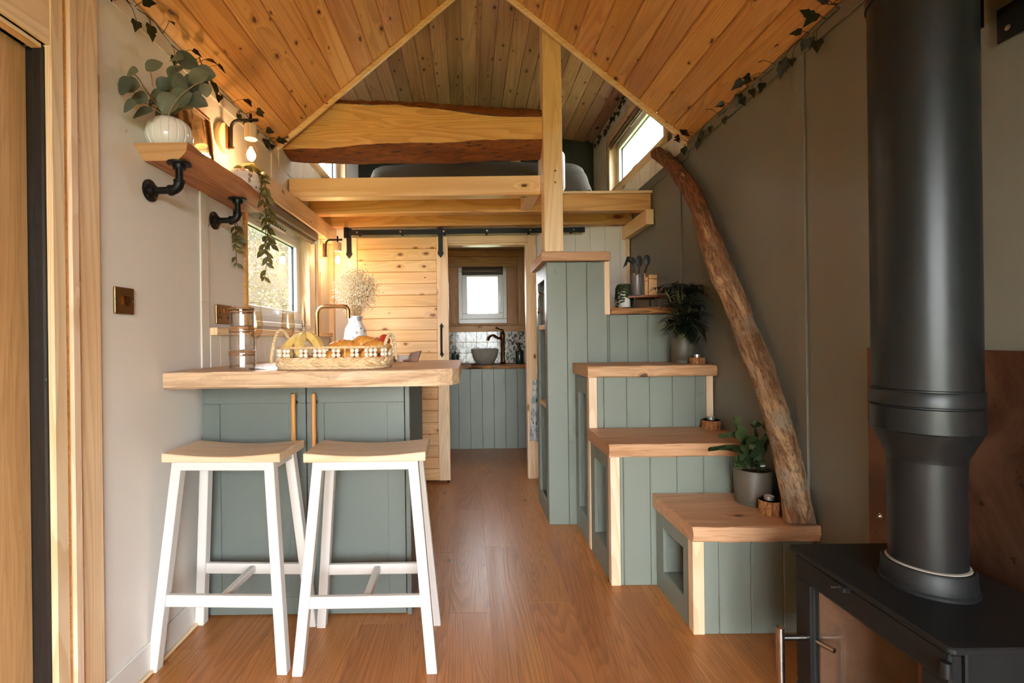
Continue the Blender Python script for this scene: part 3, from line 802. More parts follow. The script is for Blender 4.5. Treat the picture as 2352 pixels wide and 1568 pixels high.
bark_strip('bark', [(745, 239), (900, 243), (1020, 253), (1160, 269), (1247, 269)], [(745, 222), (900, 226), (1000, 231), (1130, 239), (1247, 244)], D - 0.012, D + 0.06, 0.012)
bark_strip('bark', [(640, 344), (740, 342), (872, 330), (1008, 329), (1110, 322), (1247, 320)], [(640, 352), (680, 358), (810, 359), (925, 357), (1000, 360), (1110, 354), (1247, 350)], D - 0.006, D + 0.13, 0.010)

# ------------------------------------------------------------------ sliding door and rail
sd = root('door_2', 'sliding barn door of knotty horizontal pine boards', 'door', (-0.56, 3.9, 0), kind=ST)
DX0, DX1, DY0, DY1, DZ0, DZ1 = -0.962, -0.160, 3.872, 3.908, 0.018, 1.972
box('stile', DX0, DX0 + 0.075, DY0, DY1, DZ0, DZ1, M_pine['z'], sd, 0.003)
box('stile', DX1 - 0.092, DX1, DY0, DY1, DZ0, DZ1, M_pine['z'], sd, 0.003)
nb = 21; bh = (DZ1 - DZ0) / nb
bm_ = mesh(*boxv(-(DX1 - DX0 - 0.167)/2, (DX1 - DX0 - 0.167)/2, -0.013, 0.013, -bh/2 + 0.0006, bh/2 - 0.0006), M_door, bev=0.004, name='door_board')
for k in range(nb): link('board', bm_, sd, ((DX0 + 0.075 + DX1 - 0.092) / 2, DY0 + 0.018, DZ0 + bh * (k + 0.5)))
hx = -0.218
hv = tubev(catmull([(hx, DY0 - 0.006, 1.252), (hx, DY0 - 0.040, 1.235), (hx, DY0 - 0.044, 1.14), (hx, DY0 - 0.040, 1.05), (hx, DY0 - 0.006, 1.032)], 6), 0.0085, 10)
hd = mk('handle', hv, M_black, sd, True)
for z in (1.255, 1.029):
    mk('handle_plate', prismv([(hx - 0.016, z), (hx, z - 0.026), (hx + 0.016, z), (hx, z + 0.026)], 'y', DY0 - 0.007, DY0), M_black, hd, bev=0.001)
for hx2 in (DX0 + 0.012, -0.218):
    hg = mk('hanger_strap', prismv([(hx2 - 0.018, 2.045), (hx2 + 0.018, 2.045), (hx2 + 0.018, 1.86), (hx2 + 0.024, 1.835), (hx2, 1.80), (hx2 - 0.024, 1.835), (hx2 - 0.018, 1.86)], 'y', DY0 - 0.012, DY0 - 0.004), M_black, sd, bev=0.001)
    mk('roller', lathev([(0.0, 0), (0.034, 0), (0.034, 0.012), (0, 0.012)], (hx2, DY0 - 0.016, 2.013), 20, axis='y'), M_black, hg)
    mk('strap_bolt', lathev([(0.0, 0), (0.007, 0), (0.007, 0.005), (0, 0.005)], (hx2, DY0 - 0.017, 1.838), 8, axis='y'), M_black, hg)
mk('floor_guide', lathev([(0.010, 0), (0.010, 0.018)], (DX1 - 0.02, DY0 + 0.02, 0.0), 10), M_rubber, sd)
rl = root('sliding_rail', 'black steel rail with bolt heads above the sliding door', 'rail', (0, 3.86, 2.0))
box('bar', -0.985, 0.935, 3.848, 3.856, 1.988, 2.028, M_black, rl, 0.001)
for k in range(6):
    x = -0.88 + k * 0.345
    mk('bolt', lathev([(0.0, 0), (0.008, 0), (0.008, 0.006), (0, 0.006)], (x, 3.842, 2.008), 10, axis='y'), M_chrome, rl)
    mk('spacer', lathev([(0.010, 0), (0.010, 0.115 if x > -0.2 else 0.1)], (x, 3.856, 2.008), 10, axis='y'), M_black, rl)
box('door_stop', -0.985, -0.955, 3.84, 3.866, 1.965, 2.05, M_black, rl, 0.002)

# ------------------------------------------------------------------ staircase units
GB = 'wooden storage steps'
def live_slab(name, x0, x1, y0, y1, z0, z1, mat, parent, front=0.012, left=0.0, seed=0, round_r=0.0, round_l=0.0, n=46):
    """board with a natural waney front edge (towards -y)"""
    def outline(k, inset):
        P = []
        for i in range(n + 1):
            t = i / n; x = x0 + (x1 - x0) * t
            w = mnoise.fractal(Vector((x * 3.0 + seed, k * 0.35, seed)), 0.7, 2.0, 3) * front
            y = y0 + w + inset
            if round_r and x > x1 - round_r:
                u = (x - (x1 - round_r)) / round_r; y += round_r * (1 - sqrt(max(0, 1 - u * u))) * 0.8
            if round_l and x < x0 + round_l:
                u = (x0 + round_l - x) / round_l; y += round_l * (1 - sqrt(max(0, 1 - u * u))) * 0.6
            P.append((x, y))
        P += [(x1, y1), (x0, y1)]
        return P
    zs = [(z0, 0.006), (z0 + (z1 - z0) * 0.12, 0.001), (z0 + (z1 - z0) * 0.45, -0.003), (z0 + (z1 - z0) * 0.8, -0.001), (z1 - 0.003, 0.002), (z1, 0.007)]
    V, Fs = [], []
    m = n + 3
    for k, (z, ins) in enumerate(zs):
        V += [(x, y, z) for (x, y) in outline(k, ins)]
    for k in range(len(zs) - 1):
        for i in range(m): Fs.append((k*m+i, k*m+(i+1) % m, (k+1)*m+(i+1) % m, (k+1)*m+i))
    Fs.append(tuple(range(m - 1, -1, -1))); Fs.append(tuple((len(zs) - 1) * m + i for i in range(m)))
    return mk(name, (V, Fs), mat, parent)

def step_unit(label, X0, yf, yb, ztop, first, tread, seed, rpost=False, niche=None, trx=XR - 0.004):
    """storage step: boarded front, corner post, framed niche in the side, thick tread"""
    zb = ztop - 0.060
    t = root('storage_step', label, 'step', ((X0 + XR) / 2, yf, 0), group=GB)
    box('corner_post', X0, X0 + 0.044, yf - 0.004, yf + 0.040, 0, zb, M_post['z'], t, 0.003)
    xr = XR - 0.008
    if rpost: box('corner_post', xr - 0.036, xr, yf - 0.004, yf + 0.03, first[1], zb, M_post['z'], t, 0.003)
    x = X0 + 0.044; nx = first[0]
    lim = xr - 0.036 if rpost else xr
    while x < lim - 0.005:
        e = min(nx, lim)
        box('board', x + 0.0006, e - 0.0006, yf, yf + 0.016, 0, zb, M_green, t, 0.003)
        x = e; nx += 0.1242
    # side frame with a recessed niche
    st = 0.075 if yb - yf > 0.3 else 0.06
    z0, z1 = niche or (0.16, zb - 0.07)
    mk('side_frame', join(boxv(X0 + 0.004, X0 + 0.022, yf + 0.040, yf + 0.040 + st * 0.7, 0, zb), boxv(X0 + 0.004, X0 + 0.022, yb - st, yb, 0, zb), boxv(X0 + 0.004, X0 + 0.022, yf + 0.04 + st * 0.7, yb - st, 0, z0), boxv(X0 + 0.004, X0 + 0.022, yf + 0.04 + st * 0.7, yb - st, z1, zb)), M_green, t, bev=0.0015)
    mk('niche_lining', join(boxv(X0 + 0.30, X0 + 0.31, yf + 0.03, yb - 0.02, z0 - 0.02, z1 + 0.02), boxv(X0 + 0.022, X0 + 0.30, yf + 0.03, yb - 0.02, z0 - 0.012, z0 - 0.002), boxv(X0 + 0.022, X0 + 0.30, yb - st + 0.001, yb - st + 0.012, z0, z1), boxv(X0 + 0.022, X0 + 0.30, yf + 0.03, yf + 0.04, z0, z1)), M_green, t)
    live_slab('tread', X0 - 0.012, trx, yf - 0.034, yb + tread, zb, ztop, M_tread['x'], t, 0.012, seed=seed)
    return t
step_unit('lowest storage step with a fern and branch handrail on its tread', 0.851, 1.862, 2.230, 0.426, (0.953, 0), 0.0, 3.1, niche=(0.10, 0.295))
step_unit('second storage step up, behind the fern pot', 0.646, 2.236, 2.610, 0.660, (0.707, 0.42), 0.0, 7.7, niche=(0.13, 0.52))
step_unit('third storage step up, with the potted palm on its tread', 0.646, 2.618, 2.970, 0.995, (0.727, 0.66), 0.0, 5.2, rpost=True, niche=(0.14, 0.83))

# tall cupboard forming the top of the stairs
tc = root('stair_cupboard', 'tall sage green boarded cupboard forming the top of the stairs', 'cupboard', (0.9, 2.97, 0))
CX0, CX1, CY0, CY1 = 0.481, 0.866, 2.973, 3.42
x = CX0; k = 0
while x < XR - 0.012:
    e = min(x + 0.1243, XR - 0.008)
    segs = [(x, e, 1.615 if e <= CX1 else 1.288)]
    if x < CX1 < e: segs = [(x, CX1, 1.615), (CX1, e, 1.288)]
    for (p, q, zt) in segs:
        if q - p > 0.004: box('board', p + 0.0006, q - 0.0006, CY0, CY0 + 0.016, 0, zt, M_green, tc, 0.003)
    x = e
box('corner_post', CX1 - 0.030, CX1 + 0.004, CY0 - 0.006, CY0 + 0.03, 1.288, 1.615, M_post['z'], tc, 0.003)
box('side_panel', CX1 - 0.03, CX1 - 0.014, CY0 + 0.03, CY1, 0, 1.615, M_green, tc, 0.001)
box('back_panel', CX0 + 0.0, CX1 - 0.03, CY1 - 0.014, CY1, 0, 1.615, M_green, tc, 0.001)
mk('side_frame', join(boxv(CX0, CX0 + 0.018, CY0 + 0.016, CY0 + 0.085, 0, 1.615), boxv(CX0, CX0 + 0.018, CY1 - 0.075, CY1 - 0.014, 0, 1.615),
                      boxv(CX0, CX0 + 0.018, CY0 + 0.085, CY1 - 0.075, 1.52, 1.615), boxv(CX0, CX0 + 0.018, CY0 + 0.085, CY1 - 0.075, 0, 0.10)), M_green, tc, bev=0.0015)
box('inner_shelf', CX0 + 0.004, CX1 - 0.03, CY0 + 0.02, CY1 - 0.014, 1.205, 1.235, M_pine['y'], tc, 0.002)
box('inner_shelf', CX0 + 0.004, CX1 - 0.03, CY0 + 0.02, CY1 - 0.014, 0.70, 0.725, M_pine['y'], tc, 0.002)
box('tread', 0.447, 0.866, 2.935, 3.46, 1.617, 1.672, M_tread['x'], tc, 0.004)
box('step_riser', CX1 + 0.004, XR - 0.008, 3.47, 3.486, 0.0, 1.29, M_green, tc, 0.001)
live_slab('live_edge_tread', CX1 - 0.008 + 0.012, XR - 0.008, 2.945, 3.47, 1.290, 1.332, M_live, tc, 0.016, seed=9.3)
# coffee machine in the cupboard niche: white body and chrome knobs
cmch = root('coffee_machine', 'white appliance with two chrome knobs inside the tall cupboard', 'appliance', (0.6, 3.2, 1.235))
box('body', CX0 + 0.03, CX1 - 0.06, CY0 + 0.10, CY1 - 0.10, 1.262, 1.475, M_ceramic, cmch, 0.01, 2)
box('wooden_base', CX0 + 0.028, CX1 - 0.06, CY0 + 0.10, CY1 - 0.10, 1.236, 1.262, M_dkwood, cmch, 0.003)
for z, y in ((1.44, 3.24), (1.335, 3.28)):
    mk('knob', lathev([(0.0, 0), (0.006, 0), (0.006, 0.028), (0.018, 0.03), (0.020, 0.038), (0.016, 0.044), (0, 0.045)], (0, 0, 0), 16, axis='x'), M_chrome, cmch, True).location = Vector((CX0 + 0.03 - 0.022, y, z)) - WPOS[cmch.name]
for c in cmch.children:
    if c.name.startswith('knob'): c.rotation_euler = (0, 0, pi)
mk('badge', join(boxv(CX0 + 0.028, CX0 + 0.030, 3.10, 3.13, 1.34, 1.39), boxv(CX0 + 0.028, CX0 + 0.030, 3.12, 3.16, 1.32, 1.335), boxv(CX0 + 0.028, CX0 + 0.030, 3.10, 3.15, 1.295, 1.302)), M_dark, cmch)

# towel on a peg by the doorway
def towel_mat():
    g = G('printed_tea_towel'); o = g.obj()
    n = g.noise(o, 20, 4, 0.6, 0.6); v = g.n('TexVoronoi', {'Vector': g.n('Mapping', {'Vector': o, 'Rotation': (0, 0.7, 0), 'Scale': (26, 26, 12)}).outputs[0], 'Scale': 1.0}).outputs['Distance']
    col = g.mix(g.mr(n, 0.45, 0.6), C('d2d6d6'), C('8fa0a8'))
    col = g.mix(g.math('SUBTRACT', 1.0, g.mr(v, 0.14, 0.24)), col, C('333a3a'))
    return g.bsdf(col, 0.9)
M_towel = towel_mat()
tw = root('tea_towel', 'blue-grey printed tea towel hanging beside the bathroom doorway', 'towel', (0.56, 3.93, 0.85))
V, Fs = [], []
nx, nz = 18, 12
for j in range(nz + 1):
    for i in range(nx + 1):
        t, s = i / nx, j / nz
        w = 0.05 + 0.035 * s
        V.append((0.562 + (t - 0.5) * 2 * w * 0.9, 3.925 + 0.012 * sin(t * 15 + 0.5) * (0.5 + s * 0.7) - 0.006, 0.81 - 0.50 * s + 0.012 * sin(t * 9)))
for j in range(nz):
    for i in range(nx): a = j*(nx+1)+i; Fs.append((a, a+1, a+nx+2, a+nx+1))
o = mk('cloth', (V, Fs), M_towel, tw, True); md = o.modifiers.new('thickness', 'SOLIDIFY'); md.thickness = 0.004
mk('hanging_loop', tubev([(0.556, 3.93, 0.80), (0.562, 3.926, 0.865), (0.568, 3.93, 0.80)], 0.002, 6), M_linen, tw, True)
pg = mk('towel_peg', join(boxv(0.548, 0.576, 3.938, 3.947, 0.86, 0.92), boxv(0.556, 0.568, 3.905, 3.938, 0.862, 0.874), boxv(0.556, 0.568, 3.905, 3.911, 0.874, 0.888)), M_ceramic, None, bev=0.002)
tag(pg, 'small white wall peg holding the tea towel', 'peg')

# ------------------------------------------------------------------ driftwood handrail
bp = [(1838, 1199, 34), (1824, 1130, 31), (1808, 1060, 31), (1795, 1000, 32), (1776, 930, 31), (1752, 860, 30), (1728, 795, 28), (1702, 730, 26), (1678, 670, 27), (1660, 630, 30), (1645, 590, 28), (1628, 540, 24), (1612, 490, 22), (1588, 440, 20), (1560, 400, 18), (1535, 372, 17), (1508, 352, 15)]
pts, rad = [], []
for (px, py, w) in bp:
    rr = 0.05; X = XR - 0.012
    for _ in range(3):
        v = at_x(px, py, X - rr - 0.004); rr = w * v.y / F * 0.93
    pts.append(v); rad.append(rr)
pts[0].z = 0.428 + 0.0
P = catmull(pts, 12); R = lerp_list(rad, 12)
def bump_fn(i, a):
    p = P[i]; return 0.97 + 0.13 * mnoise.fractal(Vector((cos(a) * 1.2, sin(a) * 1.2, p.z * 5.0)), 0.7, 2.1, 5) + 0.05 * mnoise.fractal(Vector((cos(a) * 4, sin(a) * 4, p.z * 16)), 0.7, 2.1, 3)
bh_ = mk('branch_handrail', tubev(P, R, 44, True, bump_fn), M_branch, None, True)
tag(bh_, 'long crooked driftwood branch used as the stair handrail', 'handrail')

# ------------------------------------------------------------------ breakfast bar, kitchen units
bar = live_slab('breakfast_bar', XL + 0.012, -0.040, 1.772, 2.56, 0.978, 1.040, M_bar, None, 0.014, seed=2.4, round_r=0.11)
tag(bar, 'thick pale oak breakfast bar top with a waney front edge', 'worktop')
bc = root('bar_cabinet', 'grey-green two-door cabinet under the breakfast bar', 'cabinet', (-0.70, 2.05, 0))
BX0, BX1, BY0, BY1 = XL + 0.012, -0.272, 2.046, 2.56
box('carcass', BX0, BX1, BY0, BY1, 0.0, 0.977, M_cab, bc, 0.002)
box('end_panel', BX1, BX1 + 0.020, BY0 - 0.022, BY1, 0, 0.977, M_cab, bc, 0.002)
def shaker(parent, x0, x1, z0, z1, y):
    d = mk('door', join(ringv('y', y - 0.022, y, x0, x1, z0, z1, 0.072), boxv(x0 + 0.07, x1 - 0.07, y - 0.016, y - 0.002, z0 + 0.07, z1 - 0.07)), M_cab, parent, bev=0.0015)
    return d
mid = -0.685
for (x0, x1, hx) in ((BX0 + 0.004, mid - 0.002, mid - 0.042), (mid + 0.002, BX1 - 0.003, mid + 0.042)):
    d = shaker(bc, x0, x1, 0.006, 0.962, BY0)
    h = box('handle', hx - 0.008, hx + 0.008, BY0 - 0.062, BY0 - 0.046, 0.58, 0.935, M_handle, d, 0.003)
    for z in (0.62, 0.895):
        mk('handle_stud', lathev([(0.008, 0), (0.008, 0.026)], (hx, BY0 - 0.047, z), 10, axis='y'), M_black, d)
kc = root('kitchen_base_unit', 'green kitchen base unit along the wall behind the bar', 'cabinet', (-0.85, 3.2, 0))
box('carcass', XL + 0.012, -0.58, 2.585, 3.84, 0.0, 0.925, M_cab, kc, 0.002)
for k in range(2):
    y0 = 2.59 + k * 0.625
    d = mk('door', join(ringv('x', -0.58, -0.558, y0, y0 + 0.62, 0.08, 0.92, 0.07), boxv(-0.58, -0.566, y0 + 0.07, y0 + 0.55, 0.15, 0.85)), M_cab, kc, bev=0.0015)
    box('handle', -0.530, -0.515, y0 + 0.05, y0 + 0.065, 0.55, 0.88, M_handle, d, 0.003)
o = box('kitchen_worktop', XL + 0.012, -0.545, 2.566, 3.85, 0.927, 0.962, M_bar, None, 0.004)
tag(o, 'oak worktop beside the window, behind the breakfast bar', 'worktop')
sk = mk('sink', join(ringv('z', 0.9625, 0.976, -0.98, -0.62, 2.78, 3.22, 0.03), boxv(-0.95, -0.65, 2.81, 3.19, 0.9625, 0.966)), M_ceramic, None, bev=0.004)
tag(sk, 'white sink rim set on the worktop under the brass tap', 'sink')
tp = root('kitchen_tap', 'tall brushed brass kitchen tap with squared spout', 'tap', (-0.945, 3.0, 0.966))
tb = at(729, 790, 3.0)
TX, TY = tb.x, 3.0
topz = at(735, 704, 3.0).z; ex = at(800, 715, 3.0).x
pth = [(TX, TY, 0.976), (TX, TY, topz - 0.05)] + [(TX + 0.05 * (1 - cos(a)), TY, topz - 0.05 + 0.05 * sin(a)) for a in [pi/12 * k for k in range(1, 7)]] + [(ex - 0.03, TY, topz)] + [(ex - 0.03 + 0.03 * sin(a), TY, topz - 0.03 + 0.03 * cos(a)) for a in [pi/12 * k for k in range(1, 7)]] + [(ex, TY, topz - 0.075)]
mk('spout', tubev(pth, 0.0125, 14), M_brass, tp, True)
mk('collar', lathev([(0.0, 0), (0.026, 0.0), (0.026, 0.02), (0.021, 0.03), (0.021, 0.155), (0.017, 0.165), (0.0125, 0.17)], (TX, TY, 0.976), 18), M_brass, tp, True)
lv = tubev([(TX + 0.015, TY, 1.085), (TX + 0.075, TY - 0.01, 1.085)], 0.013, 12)
mk('lever_body', lv, M_brass, tp, True)
mk('lever', tubev([(TX + 0.068, TY - 0.01, 1.09), (TX + 0.088, TY - 0.015, 1.165)], 0.006, 8), M_brass, tp, True)

# ------------------------------------------------------------------ bar stools
def make_stool():
    t = root('bar_stool', 'x', 'stool', (0, 0, 0), group='bar stools')
    W, Dp = 0.43, 0.232
    V, Fs = [], []
    n = 24; m = 6
    def ztop(u): return 0.755 - 0.013 * (1 - (2 * u - 1) ** 2) ** 1.2
    for j in range(m + 1):
        for i in range(n + 1):
            u = i / n
            V.append(((u - 0.5) * W, (j / m - 0.5) * Dp, ztop(u)))
    k0 = len(V)
    for j in range(m + 1):
        for i in range(n + 1):
            u = i / n
            V.append(((u - 0.5) * W, (j / m - 0.5) * Dp, 0.722))
    q = lambda i, j, k=0: k + j * (n + 1) + i
    for j in range(m):
        for i in range(n):
            Fs.append((q(i, j), q(i+1, j), q(i+1, j+1), q(i, j+1))); Fs.append((q(i, j, k0), q(i, j+1, k0), q(i+1, j+1, k0), q(i+1, j, k0)))
    for i in range(n):
        for j in (0, m): Fs.append((q(i, j), q(i, j, k0), q(i+1, j, k0), q(i+1, j)))
    for j in range(m):
        for i in (0, n): Fs.append((q(i, j), q(i, j+1), q(i, j+1, k0), q(i, j, k0)))
    seat = mk('seat', (V, Fs), M_seat, t, False, bev=0.003, origin=(0, 0, 0.74))
    TXo, TYo, BXo, BYo = 0.168, 0.085, 0.231, 0.139
    for sx in (-1, 1):
        for sy in (-1, 1):
            p = Vector((sx * TXo, sy * TYo, 0.722)); b = Vector((sx * BXo, sy * BYo, 0.0))
            h = 0.018
            vv = [(b.x + a * h, b.y + c * h, 0) for a, c in ((-1, -1), (1, -1), (1, 1), (-1, 1))] + [(p.x + a * h, p.y + c * h, 0.722) for a, c in ((-1, -1), (1, -1), (1, 1), (-1, 1))]
            mk('leg', (vv, BF), M_gloss, t, bev=0.0025)
    def pos(z): k = 1 - z / 0.722; return TXo + (BXo - TXo) * k, TYo + (BYo - TYo) * k
    x, y = pos(0.70)
    for s in (-1, 1):
        mk('apron', boxv(-x + 0.016, x - 0.016, s * y - 0.009 + s * 0.006, s * y + 0.009 + s * 0.006, 0.690, 0.7215), M_gloss, t, bev=0.002)
        mk('apron', boxv(s * x - 0.009 + s * 0.004, s * x + 0.009 + s * 0.004, -y + 0.016, y - 0.016, 0.690, 0.7215), M_gloss, t, bev=0.002)
    x, y = pos(0.237)
    for s in (-1, 1): mk('footrest', boxv(-x + 0.014, x - 0.014, s * y - 0.010, s * y + 0.010, 0.216, 0.258), M_gloss, t, bev=0.003)
    mk('stretcher', boxv(-0.012, 0.012, -y + 0.009, y - 0.009, 0.226, 0.252), M_gloss, t, bev=0.003)
    return t
s1 = make_stool(); s2 = copy_tree(s1)
s1.location = (-0.883, 1.829, 0); s1.rotation_euler = (0, 0, radians(-2.4))
s1['label'] = 'white-legged bar stool with wooden saddle seat, nearest the white wall'
s2.location = (-0.374, 1.813, 0); s2.rotation_euler = (0, 0, radians(0.6))
s2['label'] = 'white-legged bar stool with wooden saddle seat, nearest the open floor'

# ------------------------------------------------------------------ stove and flue
sv = root('wood_stove', 'black steel wood-burning stove with glass door, cut by the frame', 'stove', (1.1, 1.16, 0))
SX0, SX1, SY0, SY1, SZ = 0.925, 1.275, 0.935, 1.385, 0.546
def rrbox(x0, x1, y0, y1, z0, z1, r):
    p = rr_path((x1 - x0) / 2, (y1 - y0) / 2, r, 6); cx, cy = (x0 + x1) / 2, (y0 + y1) / 2
    return prismv([(cx + a, cy + b) for a, b in p], 'z', z0, z1)
mk('top_plate', rrbox(SX0 - 0.012, SX1, SY0 - 0.012, SY1 + 0.012, SZ - 0.014, SZ, 0.014), M_stove, sv, bev=0.003)
# firebox open towards the glass
bz0, bz1 = 0.10, SZ - 0.0145
box('side_panel', SX0 + 0.03, SX1, SY0, SY0 + 0.012, bz0, bz1, M_stove, sv, 0.003)
box('side_panel', SX0 + 0.03, SX1, SY1 - 0.012, SY1, bz0, bz1, M_stove, sv, 0.003)
box('back_panel', SX1 - 0.012, SX1, SY0 + 0.0125, SY1 - 0.0125, bz0, bz1, M_stove, sv, 0.001)
box('base_panel', SX0 + 0.03, SX1 - 0.0125, SY0 + 0.0125, SY1 - 0.0125, bz0, bz0 + 0.014, M_stove, sv, 0.001)
box('front_lintel', SX0 + 0.03, SX0 + 0.05, SY0 + 0.0125, SY1 - 0.0125, SZ - 0.05, bz1, M_stove, sv, 0.001)
M_brick = plain('vermiculite_brick', '86634d', 0.85, var=0.3, scale=14, bump=0.3)
box('fire_brick', SX0 + 0.034, SX1 - 0.03, SY1 - 0.05, SY1 - 0.014, 0.13, SZ - 0.05, M_brick, sv, 0.004)
box('fire_brick', SX1 - 0.05, SX1 - 0.014, SY0 + 0.014, SY1 - 0.05, 0.13, SZ - 0.05, M_brick, sv, 0.004)
box('fire_brick', SX0 + 0.034, SX1 - 0.05, SY0 + 0.014, SY0 + 0.05, 0.13, SZ - 0.05, M_brick, sv, 0.004)
fd = mk('door', ringv('x', SX0, SX0 + 0.026, SY0 + 0.002, SY1 - 0.002, 0.11, SZ - 0.020, 0.062, 0.06, 0.062), M_stove, sv, bev=0.004)
box('glass', SX0 + 0.010, SX0 + 0.014, SY0 + 0.055, SY1 - 0.055, 0.165, SZ - 0.078, M_pane, fd, 0)
mk('gasket', ringv('x', SX0 + 0.006, SX0 + 0.02, SY0 + 0.06, SY1 - 0.06, 0.168, SZ - 0.080, 0.006), M_rubber, fd)
hy = SY1 - 0.045
hb = mk('handle', tubev([(SX0 - 0.072, hy, 0.340), (SX0 - 0.072, hy, 0.10)], 0.0105, 16), M_chrome, fd, True)
mk('handle_arm', tubev([(SX0 - 0.070, hy, 0.312), (SX0 + 0.002, hy, 0.312)], 0.008, 12), M_chrome, hb, True)
mk('handle_catch', tubev([(SX0 + 0.015, hy - 0.016, 0.312), (SX0 + 0.033, hy - 0.06, 0.312)], 0.007, 10), M_chrome, hb, True)
box('air_slider', SX0 - 0.016, SX0 + 0.002, 1.18, 1.215, SZ - 0.030, SZ - 0.016, M_stove, sv, 0.003)
mk('slider_pin', tubev([(SX0 - 0.034, 1.197, SZ - 0.022), (SX0 - 0.012, 1.197, SZ - 0.022)], 0.0035, 8), M_chrome, sv, True)
for z in (SZ - 0.065, 0.15): mk('hinge', lathev([(0.009, 0), (0.009, 0.03)], (SX0 - 0.006, SY0 + 0.004, z), 10), M_stove, sv, True)
for x in (SX0 + 0.06, SX1 - 0.04):
    for y in (SY0 + 0.04, SY1 - 0.04): mk('leg', tubev([(x, y, 0.0), (x, y, 0.10)], [0.016, 0.02], 12), M_stove, sv)
FX, FY = 1.098, 1.166
mk('flue_collar', lathev([(0.078, 0), (0.092, 0), (0.092, 0.006), (0.088, 0.010), (0.086, 0.05), (0.083, 0.054), (0.078, 0.054)], (FX, FY, SZ), 48), M_stove, sv, True)
fp = root('flue_pipe', 'matt black flue pipe rising from the stove to the roof', 'flue', (FX, FY, 0.6))
mk('lower_pipe', lathev([(0.0727, 0.56), (0.0727, 0.862)], (FX, FY, 0), 56), M_pipe, fp, True)
mk('fire_cement', lathev([(0.0728, 0.600), (0.0782, 0.6005), (0.0775, 0.6025), (0.0728, 0.604)], (FX, FY, 0), 40), M_stone, fp, True)
mk('reducer', lathev([(0.0735, 0.848), (0.0745, 0.853), (0.076, 0.86), (0.096, 0.905), (0.1005, 0.918)], (FX, FY, 0), 56), M_flue, fp, True)
mk('band', lathev([(0.1005, 0.918), (0.1035, 0.921), (0.1035, 0.975), (0.1015, 0.977)], (FX, FY, 0), 56), M_flue, fp, True)
mk('band', lathev([(0.1015, 0.980), (0.1035, 0.982), (0.1035, 1.012), (0.1015, 1.015)], (FX, FY, 0), 56), M_flue, fp, True)
zr_ = ZR - (FX - XM) * (ZR - ZE) / (XR - XM)
mk('outer_pipe', lathev([(0.098, 0.97), (0.098, 1.018), (0.1, 1.02), (0.1, zr_ + 0.06)], (FX, FY, 0), 64), M_flue, fp, True)
wbk = root('flue_bracket', 'black steel bracket holding the flue to the green wall', 'bracket', (XR, FY, 1.93))
mk('clamp_band', lathev([(0.1005, 1.962), (0.104, 1.964), (0.104, 2.004), (0.1005, 2.006)], (FX, FY, 0), 48), M_black, wbk, True)
box('arm', FX + 0.104, XR - 0.007, FY + 0.062, FY + 0.068, 1.925, 2.0, M_black, wbk, 0.001)
box('arm', FX + 0.104, XR - 0.007, FY - 0.068, FY - 0.062, 1.925, 2.0, M_black, wbk, 0.001)
for y in (FY - 0.08, FY + 0.0):
    pl_ = box('wall_lug', XR - 0.012, XR - 0.007, y - 0.03, y + 0.03, 1.862, 1.945, M_black, wbk, 0.001)
    mk('screw', lathev([(0, 0), (0.007, 0), (0.007, 0.004), (0, 0.006)], (XR - 0.018, y, 1.885), 10, axis='x'), M_chrome, pl_)
cs = root('copper_sheet', 'aged copper heat shield on the wall behind the stove', 'heat shield', (XR, 1.0, 0.1))
box('sheet', XR - 0.015, XR - 0.011, 0.30, 1.594, 0.06, 1.105, M_cop, cs, 0.001)
bv = at_x(2025, 1185, XR - 0.012)
for (y, z) in ((bv.y, bv.z), (bv.y, 0.2), (0.36, bv.z)):
    mk('bolt', lathev([(0, 0), (0.005, 0), (0.006, 0.004), (0.010, 0.006), (0.010, 0.009), (0, 0.009)], (XR - 0.024, y, z), 10, axis='x'), M_chrome, cs)

# ------------------------------------------------------------------ bathroom furniture
va = root('vanity_unit', 'sage green boarded vanity unit in the bathroom', 'vanity', (0.2, 5.05, 0))
tg_boards(va, 'y', 5.05, 5.066, -0.30, 1.0, 0.0, 0.835, 0.1228, M_green, bev=0.003, off=0.06)
box('carcass', -0.30, 1.0, 5.066, 5.43, 0.0, 0.835, M_green, va, 0.001)
live_slab('vanity_top', -0.32, 1.02, 5.022, 5.44, 0.836, 0.872, M_live, va, 0.014, seed=4.4)
bs = mk('stone_basin', lathev([(0.0, 0), (0.075, 0), (0.10, 0.02), (0.128, 0.07), (0.145, 0.135), (0.150, 0.165), (0.142, 0.168), (0.134, 0.14), (0.115, 0.07), (0.085, 0.03), (0, 0.022)], (0.170, 5.235, 0.872), 40, fn=lambda a, z: 1 + 0.012 * sin(a * 3 + z * 20)), M_stone, None, True)
tag(bs, 'round grey stone basin on the bathroom vanity', 'basin')
bt = root('bathroom_tap', 'tall aged bronze basin tap with curved spout', 'tap', (0.372, 5.30, 0.872))
tx, ty = 0.372, 5.30
mk('column', lathev([(0.0, 0), (0.032, 0), (0.030, 0.012), (0.020, 0.02), (0.019, 0.25), (0.023, 0.26), (0.026, 0.30), (0.022, 0.34), (0.012, 0.355), (0.012, 0.375), (0, 0.378)], (tx, ty, 0.872), 20), M_oldbrass, bt, True)
mk('spout', tubev(catmull([(tx, ty, 1.15), (tx - 0.05, ty - 0.015, 1.155), (tx - 0.10, ty - 0.03, 1.185), (tx - 0.14, ty - 0.04, 1.175), (tx - 0.165, ty - 0.05, 1.13)], 6), [0.013] * 25, 12), M_oldbrass, bt, True)
mk('lever', tubev([(tx, ty, 1.245), (tx - 0.03, ty, 1.252), (tx - 0.075, ty - 0.01, 1.27)], [0.007, 0.006, 0.009], 8), M_oldbrass, bt, True)
M_gglass = plain('dark_green_glass', '27352e', 0.1, var=0.1)
